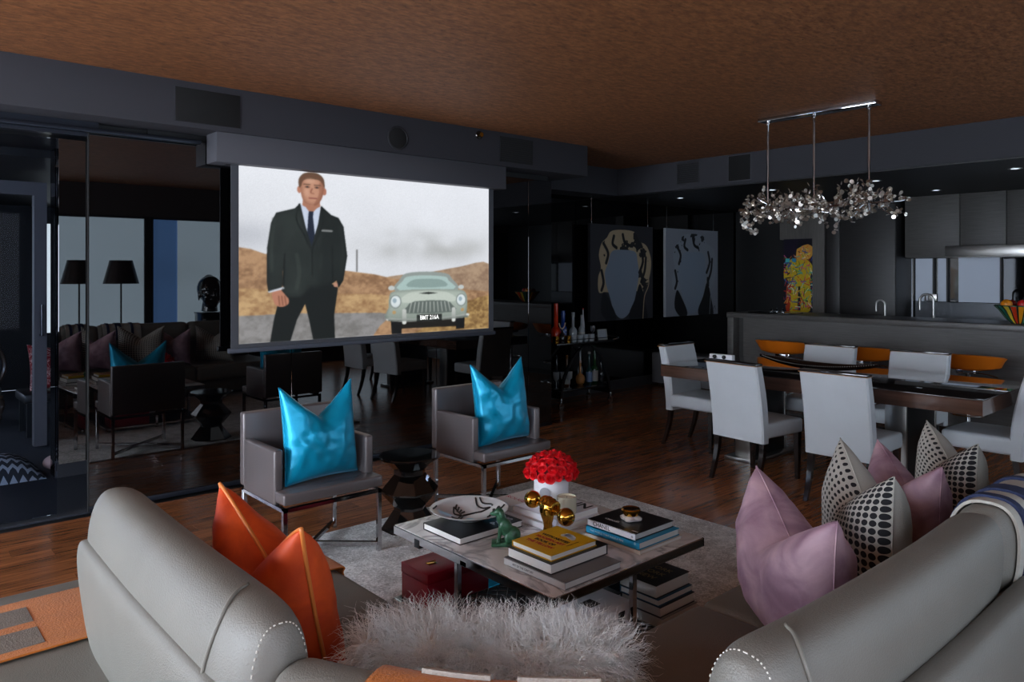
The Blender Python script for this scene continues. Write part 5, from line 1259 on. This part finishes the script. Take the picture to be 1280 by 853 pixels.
# bar stools
def stool(label, loc, rz):
    t = thing('bar_stool', label, 'stool', loc, rz, 'orange bar stools at the breakfast bar')
    bm = B(); rings = []
    for i in range(17):    # wrap-round low back, open to local -x (towards the bar is +x)
        a = math.radians(-128 + 256 * i / 16) ; f = math.cos(math.radians(-90 + 180 * i / 16)); R_ = .235; h_ = .03 + .085 * f ** .7
        c, s_ = -math.cos(a), math.sin(a) * 1.12; fl_ = 1 + .18 * f
        rings.append([(R_ * c, R_ * s_, -.01), (R_ * 1.02 * c * fl_, R_ * 1.02 * s_ * fl_, h_ * .6), (R_ * 1.1 * c * fl_, R_ * 1.1 * s_ * fl_, h_), (R_ * 1.03 * c * fl_, R_ * 1.03 * s_ * fl_, h_ + .006), (R_ * .93 * c * fl_, R_ * .93 * s_ * fl_, h_ * .5), (R_ * .9 * c, R_ * .9 * s_, .0)])
    obj('backrest', loft(bm, rings), M_orange, t, smooth=60, loc=(0, 0, .735))
    obj('seat', lathe(B(), [(0, 0), (.16, 0), (.215, .012), (.232, .035), (.22, .05), (.15, .052), (0, .045)], (0, 0, .70), 32), M_orange, t, smooth=60)
    obj('post', tube(B(), [(0, 0, .02), (0, 0, .66)], .022, 14), M_chrome, t); obj('seat_plate', bx(B(), -.08, .08, -.08, .08, .66, .70, bev=.004), M_chrome, t)
    obj('base', lathe(B(), [(0, 0), (.2, 0), (.2, .006), (.06, .02), (.03, .05), (0, .05)], n=32), M_chrome, t, smooth=50)
    obj('height_lever', tube(B(), [(0, -.05, .67), (-.04, -.2, .655), (-.05, -.25, .64)], .005, 6), M_chrome, t)
    obj('footrest', tube(B(), [(.15 * math.cos(a), .15 * math.sin(a), .28) for a in [2 * PI * k / 20 for k in range(20)]], .008, 8, closed=True), M_chrome, t)
for lb, y in (('orange leather bar stool, leftmost of three at the bar', 4.24), ('orange leather bar stool between the two far white chairs', 3.36), ('orange leather bar stool, rightmost of three at the bar', 2.42)):
    stool(lb, (7.84, y, 0), .05)
# low cabinet by the black wall
t = thing('low_cabinet', 'low grey cabinet against the black wall between canvases and bar', 'cabinet', (8.6, 5.22, 0))
obj('body', bx(B(), .01, .42, 0, 1.45, .04, .46, bev=.003), M_counter, t); obj('front', bx(B(), -.006, .01, .003, 1.447, .045, .455, bev=.002), mat('grey_front', (104, 104, 106), .4), t)
for y in (.1, 1.35): obj('foot', bx(B(), .05, .37, y - .03, y + .03, 0, .04), M_ink, t)

# ------------------------------------------------------------------ hanging canvases (plain stand-ins)
def canvas(label, x0, w, cv, bodym):
    t = thing('hanging_canvas', label, 'painting', (x0, 6.58, .955), 0)
    cv.panel('print', w, 1.27, t, rough=.6)
    obj('canvas_body', bx(B(), 0, w, .001, .045, 0, 1.27, bev=.001, seg=1), bodym, t)
    for x in (.035 * w / 1.3 + .01, w - .09):
        c = obj('cable', tube(B(), [(x, .02, 1.27), (x, .02, LOW - .955)], .0018, 5), M_chrome, t)
        obj('clamp', tube(B(), [(x, .02, 1.27), (x, .02, 1.30)], .008, 8), M_chrome, c); obj('ceiling_clamp', tube(B(), [(x, .02, LOW - .985), (x, .02, LOW - .955)], .007, 8), M_chrome, c)
    return t
def portrait(bg, face, hair, ink, sh):
    cv = Canvas(230, 230, bg)
    n = cv.noise(9, sh, 4)
    hm = cv.mask([(.13, .3), (.12, .45), (.16, .55), (.13, .68), (.17, .8), (.25, .86), (.32, .93), (.5, .95), (.7, .93), (.78, .84), (.9, .78), (.97, .62), (.93, .42), (.84, .3), (.7, .3), (.4, .28), (.24, .3)], 5)
    cv.put(hm, hair)
    cv.put(hm * (n > .64) * .9, ink)
    cv.fill([(.27, .6), (.22, .5), (.24, .38), (.3, .24), (.36, .1), (.46, .02), (.56, .04), (.66, .14), (.72, .3), (.76, .48), (.74, .62), (.7, .72), (.5, .74), (.33, .72)], face, 5)
    for q in ([(.2, .8), (.27, .7), (.24, .6)], [(.5, .9), (.53, .82), (.6, .79)], [(.36, .88), (.34, .8), (.4, .76)], [(.8, .74), (.83, .62), (.77, .5)], [(.88, .66), (.86, .52), (.8, .4)], [(.17, .52), (.2, .4), (.17, .32)]): cv.line(q, .035, ink)
    cv.fill([(.78, .38), (.7, .22), (.6, .06), (.66, -.02), (.9, -.02), (.86, .2)], ink, 4); cv.fill([(.2, .3), (.3, .2), (.4, .03), (.3, -.02), (.16, .1)], ink, 4)
    cv.line([(.9, .56), (.93, .38), (.86, .25), (.84, .12), (.83, .0)], .012, hair)
    return cv
canvas('square charcoal canvas with grey oval inside beige and black shapes, on wires', 7.21, 1.29, portrait((44, 44, 50), (128, 140, 156), (178, 158, 128), (18, 20, 26), 3), mat('canvas_dark', (40, 40, 44), .8))
cv = portrait((136, 140, 150), (134, 146, 162), (142, 148, 158), (20, 22, 28), 9); cv.line([(.86, .07), (.89, .11), (.9, .06), (.93, .1), (.95, .06)], .007, (60, 62, 70))
canvas('square pale grey canvas with grey oval and black brush shapes nearer the bar', 8.80, 1.31, cv, mat('canvas_pale', (176, 180, 186), .8))

# ------------------------------------------------------------------ bar cart
bc = thing('bar_cart', 'black two-shelf bar cart with arched sides crowded with bottles', 'bar cart', (6.66, 6.32, 0), math.radians(-4))
M_cart = mat('cart_black', (14, 15, 18), .25, ior=1.6)
obj('top_shelf', bx(B(), -.47, .47, -.2, .2, .74, .765, bev=.004), M_cart, bc)
obj('bottom_shelf', bx(B(), -.42, .42, -.19, .19, .20, .222, bev=.004), M_cart, bc)
for y in (-.19, .19):
    P_ = crom([(-.40, y, .12), (-.36, y, .34), (-.2, y, .6), (0.02, y, .735), (.2, y, .62), (.34, y, .36), (.40, y, .12)], 6)
    bm = B(); loft(bm, [[(p.x - .02, p.y - .012, p.z), (p.x + .02, p.y - .012, p.z + .0), (p.x + .02, p.y + .012, p.z), (p.x - .02, p.y + .012, p.z)] for p in P_]); obj('arch', bm, M_cart, bc, smooth=60)
    obj('rail', tube(B(), [(-.42, y, .27), (.42, y, .27)], .004, 6), M_darkmetal, bc); obj('rail', tube(B(), [(-.47, y, .80), (.36, y, .80)], .004, 6), M_darkmetal, bc)
for x in (-.4, .4):
    for y in (-.19, .19):
        wh = obj('wheel', tube(B(), [(x, y - .011, .04), (x, y + .011, .04)], .04, 20), M_chrome, bc)
        obj('fork', bx(B(), x - .012, x + .012, y - .016, y + .016, .05, .13, bev=.003), M_chrome, wh)
    obj('leg', bx(B(), x - .012, x + .012, -.19, .19, .12, .20), M_cart, bc)
obj('push_handle', tube(B(), crom([(.47, -.17, .765), (.56, -.17, .79), (.56, .17, .79), (.47, .17, .765)], 5), .008, 8), M_chrome, bc)
def bottle(label, x, y, z, prof, m, cap=None, lab=None, cat='bottle', grp=None, name='bottle'):
    p = Matrix.Translation((6.66, 6.32, 0)) @ Matrix.Rotation(math.radians(-4), 4, 'Z') @ Vector((x, y, z))
    t = thing(name, label, cat, p, group=grp)
    obj('body', lathe(B(), [(0, prof[0][1])] + prof + [(0, prof[-1][1])], n=18), m, t, smooth=50)
    if cap: obj('cap', lathe(B(), [(0, cap[1]), (cap[0], cap[1]), (cap[0], cap[2]), (0, cap[2])], n=14), cap[3], t)
    if lab: obj('label', lathe(B(), [(lab[0], lab[1]), (lab[0] + .001, lab[1]), (lab[0] + .001, lab[2]), (lab[0], lab[2])], n=18, cap=False), lab[3], t)
    return t
def pf(r, h, neck, nh): return [(r * .93, 0), (r, .01), (r, h), (r * .8, h + .025), (neck, h + .05), (neck, h + nh)]
G = 'bottles on the top shelf of the bar cart'; G2 = 'bottles on the lower shelf of the bar cart'
M_or = mat('orange_red_bottle', (214, 52, 16), .2, emit=0); M_bl = mat('cobalt_bottle', (12, 62, 150), .15); M_cg = mat('clear_bottle', (190, 200, 206), .06, trans=.35, ior=1.45)
M_gr = mat('green_bottle', (20, 88, 44), .1, trans=.3); M_am = mat('amber_bottle', (120, 70, 24), .1, trans=.3); M_dk = mat('dark_bottle', (26, 28, 34), .08); M_lab = mat('bottle_label', (176, 176, 170), .5)
TZ = .7655; BZ = .2225
bottle('tall bright orange-red bottle at left of the top cart shelf', -.33, -.02, TZ, pf(.058, .14, .026, .32), M_or, (.025, .44, .455, M_orange), grp=G)
bottle('cobalt blue bottle with white letters beside the orange-red bottle', -.2, .0, TZ, pf(.045, .16, .024, .21), M_bl, (.03, .32, .335, M_bl), grp=G)
tz = bpy.data.objects[-1] if False else None
bottle('clear decanter with square glass stopper mid top cart shelf', -.02, .02, TZ, pf(.05, .12, .017, .19), M_cg, (.022, .29, .345, M_cg), grp=G)
bottle('clear spirits bottle with cork stopper right of the decanter', .12, .02, TZ, pf(.04, .13, .015, .18), M_cg, (.015, .27, .30, mat('cork_stopper', (176, 120, 76), .7)), (.0405, .03, .1, M_lab), grp=G)
bottle('slim tall pale bottle at the right end of the top shelf', .2, .08, TZ, [(.022, 0), (.024, .01), (.022, .18), (.01, .3), (.008, .37)], mat('pale_bottle', (170, 172, 178), .25), (.009, .37, .385, mat('red_cap', (180, 40, 30), .4)), grp=G)
bottle('small pale green bottle at far left of the top shelf', -.43, .05, TZ, pf(.03, .12, .014, .2), mat('greygreen_bottle', (110, 150, 136), .2), grp=G)
bottle('crystal goblet with silver cut sides on the top cart shelf', .27, -.02, TZ, [(.03, 0), (.006, .01), (.006, .08), (.03, .11), (.034, .17)], mat('silver_cut', (190, 190, 195), .15, .8), cat='glass', name='goblet')
for i, (x, y, c) in enumerate(((-.415, -.12, M_gold), (-.235, -.13, M_gold), (-.14, -.12, M_cg), (-.05, -.13, M_cg), (.05, -.12, M_cg), (.14, -.13, M_cg))):
    bottle(['small gold tumbler at the front left of the cart top', 'small gold tumbler just right of the first gold one', 'clear tumbler below the blue bottle on cart top', 'clear tumbler below the glass decanter on cart top',
            'clear tumbler at front centre right of the cart top', 'clear tumbler at front right of the cart top'][i], x, y, TZ, [(.034, 0), (.038, .01), (.04, .085)], c, cat='glass', grp='tumblers on the bar cart', name='tumbler')
t = bottle('dark bottle with white horn-shaped emblem in front of orange bottle', -.33, -.13, TZ + 0.0, pf(.035, .11, .014, .17), M_dk, grp=G) if False else None
t = thing('horned_stopper_bottle', 'small dark bottle with pale horn-shaped stopper before orange-red bottle', 'bottle', (6.335, 6.225, TZ))
obj('body', lathe(B(), [(0, 0), (.03, 0), (.033, .02), (.03, .1), (.012, .13), (.012, .16), (0, .16)], n=16), M_dk, t)
obj('horns', tube(B(), crom([(-.05, 0, .235), (-.035, 0, .19), (0, 0, .165), (.035, 0, .19), (.05, 0, .235)], 5), .007, 6), mat('bone', (220, 200, 165), .4), t)
for (x, s_) in ((-.2, 'T'), (-.2, 'V'), (-.2, 'S')): pass
pb = [o for o in bpy.data.objects if o.get('label', '').startswith('cobalt blue')][0]
for i, s_ in enumerate('NVT'): text(s_, .045, M_wink, pb, (0, -.0462, .14 - .045 * i), (PI / 2, 0, 0))
t = thing('photo_frame', 'small silver picture frame on the right end of the cart', 'picture frame', (6.98, 6.16, TZ + .003), math.radians(-8), rot=(-.15, 0, math.radians(-8)))
bm = B(); bx(bm, -.075, .075, 0, .012, 0, .015); bx(bm, -.075, .075, 0, .012, .115, .13); bx(bm, -.075, -.06, 0, .012, 0, .13); bx(bm, .06, .075, 0, .012, 0, .13)
obj('frame', bm, M_steel, t); obj('photo', bx(B(), -.06, .06, .004, .008, .015, .115), mat('photo_grey', (150, 156, 165), .4), t)
t = thing('silver_tongs', 'silver serving tongs lying at the right end of cart top', 'tongs', (7.07, 6.22, TZ + .004), .3)
obj('arms', tube(B(), crom([(-.09, -.012, .006), (0, -.018, .006), (.08, 0, .006), (0, .018, .006), (-.09, .012, .006)], 6), .004, 6), M_chrome, t)
for lb, x, y, pr_, m, cp, lbl in (
        ('amber whisky bottle with white label on the lower cart shelf', -.12, .02, pf(.04, .15, .015, .21), M_am, (.016, .36 - .0, .375, M_am), (.0405, .03, .13, M_lab)),
        ('round gold-faced liqueur bottle on the lower cart shelf', .08, .0, [(.03, 0), (.05, .03), (.058, .07), (.05, .11), (.018, .14), (.013, .15), (.013, .27)], mat('tan_bottle', (170, 120, 66), .2), (.016, .27, .30, mat('pink_cap', (190, 160, 150), .4)), None),
        ('clear bottle with silver neck behind the round liqueur bottle', .15, .08, pf(.032, .18, .014, .27), M_cg, (.015, .3, .33, M_steel), None),
        ('green bottle with blue and white label lower cart shelf', .22, -.01, pf(.038, .16, .015, .23), mat('teal_bottle', (14, 60, 62), .1), (.016, .37, .395, M_lab), (.0385, .03, .15, mat('blue_label', (110, 140, 180), .5))),
        ('green bottle with white label beside the blue-labelled bottle', .32, .0, pf(.042, .18, .017, .27), M_gr, (.018, .45, .47, M_gr), (.0425, .03, .16, M_lab)),
        ('dark bottle with red neck at the right end of the lower shelf', .4, -.03, pf(.034, .12, .014, .2), M_dk, (.016, .29, .33, mat('red_cap', (180, 40, 30), .4)), None),
        ('dark bottle in shadow at left of the lower cart shelf', -.25, .06, pf(.036, .16, .014, .22), M_dk, None, None)):
    bottle(lb, x, y, BZ, pr_, m, cp, lbl, grp=G2)
for i, (x, y) in enumerate(((-.36, -.06), (-.28, -.1), (-.37, .08), (-.2, -.11))):
    bottle(['stemmed crystal glass at front left of the lower cart shelf', 'second stemmed crystal glass on the lower cart shelf', 'stemmed crystal glass at rear left of lower cart shelf', 'stemmed crystal glass nearest the amber bottle'][i],
           x, y, BZ, [(.032, 0), (.005, .006), (.005, .09), (.034, .12), (.04, .2)], M_cg, cat='glass', grp='stemmed glasses on the bar cart', name='wine_glass')

# ================================================================== SEEN ONLY IN THE BLACK GLASS
t = thing('floor_lamp', 'floor lamp with dark tapered drum shade, reflected in the black glass', 'lamp', (3.03, -.62, 0))
M_shade = mat('dark_lamp_shade', (44, 38, 36), .3, .6)
obj('shade', lathe(B(), [(.235, 1.43), (.15, 1.765), (.147, 1.765), (.232, 1.43)], n=48, cap=False), M_shade, t); obj('pole', tube(B(), [(0, 0, .02), (0, 0, 1.7)], .012, 10), M_ink, t)
obj('base', lathe(B(), [(0, 0), (.16, 0), (.16, .015), (.02, .025), (0, .025)], n=32), M_ink, t); obj('shade_ring', bx(B(), -.15, .15, -.003, .003, 1.69, 1.696), M_ink, t)
pd_ = thing('pedestal', 'black square pedestal carrying the glossy bust, seen in the glass', 'pedestal', (4.25, -.5, 0))
obj('column', bx(B(), -.17, .17, -.17, .17, 0, .96, bev=.004), M_blackgloss, pd_); obj('cap', bx(B(), -.18, .18, -.18, .18, .96, .985, bev=.003), M_blackgloss, pd_)
t = thing('glossy_bust', 'glossy black sculpted head on pedestal, reflected beside the screen', 'sculpture', (4.25, -.5, .996))
bm = B(); sphere(bm, (0, -.02, .34), .19, 24, (.95, 1.05, 1.1)); sphere(bm, (0, .06, .24), .15, 20, (.95, .85, 1.25)); sphere(bm, (0, .1, .12), .08, 16, (1.1, .8, .9)); tube(bm, [(0, -.02, 0), (0, -.01, .16)], [.12, .1], 20)
tube(bm, [(0, .175, .3), (0, .205, .245)], [.018, .03], 10); sphere(bm, (0, .205, .24), .026, 10, (1.2, .9, .8)); sphere(bm, (0, .185, .185), .035, 12, (1.5, .5, .35)); sphere(bm, (0, .18, .168), .03, 12, (1.4, .5, .4)); sphere(bm, (0, -.04, .5), .08, 14, (1, 1, .8))
for s_ in (-1, 1): sphere(bm, (.06 * s_, .165, .3), .034, 12, (1.3, .5, .5)); tube(bm, [(.02 * s_, .19, .34), (.07 * s_, .185, .355), (.12 * s_, .15, .335)], .011, 8); sphere(bm, (.165 * s_, .0, .25), .04, 12, (.4, .8, 2.2)); sphere(bm, (.09 * s_, .13, .22), .05, 12)
remeshed('head', bm, M_blacklac, t, .008, 4)
for lb, x0, x1, n in (('black curtain gathered between rear windows, reflected beside the screen', 4.74, 5.28, 9), ('black curtain beside the first rear window, behind the sofa', 1.95, 2.22, 5)):
    t = thing('curtain', lb, 'curtain', (0, 0, 0)); bm = B(); pts = []
    for i in range(n * 10 + 1): f = i / (n * 10); pts.append((x0 + (x1 - x0) * f, -.92 + .035 * math.sin(2 * PI * n * f)))
    loft(bm, [[(x, y, z) for x, y in pts] + [(x, y + .004, z) for x, y in pts[::-1]] for z in (.02, 2.75)], True)
    obj('cloth', bm, mat('black_curtain', (18, 18, 20), .9), t, smooth=60); obj('rail', tube(B(), [(x0 - .05, -.92, 2.76), (x1 + .05, -.92, 2.76)], .012, 8), M_darkmetal, t)

# ================================================================== BEDROOM BEYOND THE GLASS DOOR
t = thing('carved_armchair', 'dark carved wooden armchair with silver upholstery beyond the glass door', 'armchair', (1.02, 9.9, 0), math.radians(200)); t.scale = (.8, .8, .72)
M_cw = mat('carved_wood', (70, 58, 50), .3, coat=.4); M_su = mat('silver_upholstery', (120, 126, 134), .35, .2)
obj('seat', pad(-.3, .3, -.28, .28, .36, .5, r=.05, crown=.03), M_su, t)
obj('backrest', sphere(B(), (0, .3, .82), .3, 20, (.95, .18, 1.1)), M_su, t, smooth=180)
obj('back_frame', tube(B(), [(.31 * math.sin(a), .31, .82 + .36 * math.cos(a)) for a in [2 * PI * k / 28 for k in range(28)]], .026, 8, closed=True), M_cw, t)
obj('seat_frame', bx(B(), -.31, .31, -.29, .29, .3, .37, bev=.02), M_cw, t)
for s_ in (-1, 1):
    obj('armrest', tube(B(), crom([(.3 * s_, .3, .72), (.34 * s_, .1, .7), (.35 * s_, -.15, .68), (.32 * s_, -.24, .62), (.3 * s_, -.2, .5), (.29 * s_, -.24, .36)], 5), .024, 8), M_cw, t, smooth=60)
    for y in (-.25, .27): obj('leg', tube(B(), crom([(.28 * s_, y, .32), (.32 * s_, y - .03, .2), (.27 * s_, y, .08), (.3 * s_, y - .03, .0)], 5), [.034 - .0011 * k for k in range(16)], 8), M_cw, t, smooth=60)
t = thing('bench', 'low black bench beyond the glass door holding the red cushion', 'bench', (1.62, 8.75, 0))
obj('seat', bx(B(), -.3, .32, -.25, .25, .33, .42, bev=.02), M_black, t)
for x in (-.25, .27):
    for y in (-.2, .2): obj('leg', bx(B(), x - .02, x + .02, y - .02, y + .02, 0, .33), M_black, t)
M_rc = mat('red_coral_print', (150, 30, 34), .7); N, L, b = nodes(M_rc); tc = N.new('ShaderNodeTexCoord'); nn = N.new('ShaderNodeTexNoise'); nn.inputs['Scale'].default_value = 12; nn.inputs['Distortion'].default_value = 2; nn.inputs['Detail'].default_value = 0
L.new(tc.outputs['Object'], nn.inputs[0]); r = N.new('ShaderNodeValToRGB'); r.color_ramp.interpolation = 'CONSTANT'; r.color_ramp.elements[0].color = (*lin((132, 22, 28)), 1)
for k_, (ps, c_) in enumerate(((.45, (205, 170, 160)), (.50, (132, 22, 28)), (.58, (205, 170, 160)), (.62, (132, 22, 28)))):
    e_ = r.color_ramp.elements[1] if k_ == 0 else r.color_ramp.elements.new(ps)
    e_.position = ps; e_.color = (*lin(c_), 1)
L.new(nn.outputs[0], r.inputs[0]); L.new(r.outputs[0], b.inputs['Base Color'])
cushion('red cushion with pale coral pattern seen through the glass door', M_rc, (1.62, 8.68, .43), .1, -.2, w=.46, h=.46, chop=.04, seed=50)
t = thing('zigzag_blanket', 'grey and white zigzag knitted blanket heaped on the dark bedroom carpet', 'blanket', (.86, 6.98, 0))
bm = B(); rings = []
for i in range(21):
    u = -1 + 2 * i / 20; row = []
    for k in range(13):
        v = -1 + 2 * k / 12; row.append((u * .34, v * .22, max(.005, .2 * (1 - abs(u) ** 3) * (1 - v * v) ** .6 + .02 * noise.noise(Vector((u * 3, v * 3, 1))))))
    row += [(u * .34, v_ * .22, 0.0) for v_ in (1, 0, -1)]
    rings.append(row)
obj('knit', loft(bm, rings), stripes_mat('zigzag_knit', (34, 36, 42), (150, 154, 160), 18, 1, 16), t, smooth=60)
t = thing('plush_toy', 'small pale pink plush lying at the end of the zigzag blanket', 'soft toy', (1.29, 7.02, 0.004), .3)
bm = B(); sphere(bm, (0, 0, .06), .07, 14, (1.1, .9, .8)); sphere(bm, (.06, -.02, .1), .045, 12); sphere(bm, (.09, -.035, .09), .02, 10)
for s_ in (-1, 1): sphere(bm, (.06, -.02 + .03 * s_, .15), .018, 8, (.6, .8, 1.4)); sphere(bm, (.03, .05 * s_, .02), .025, 8)
remeshed('body', bm, mat('pink_plush', (196, 160, 152), .9), t, .008, 3)
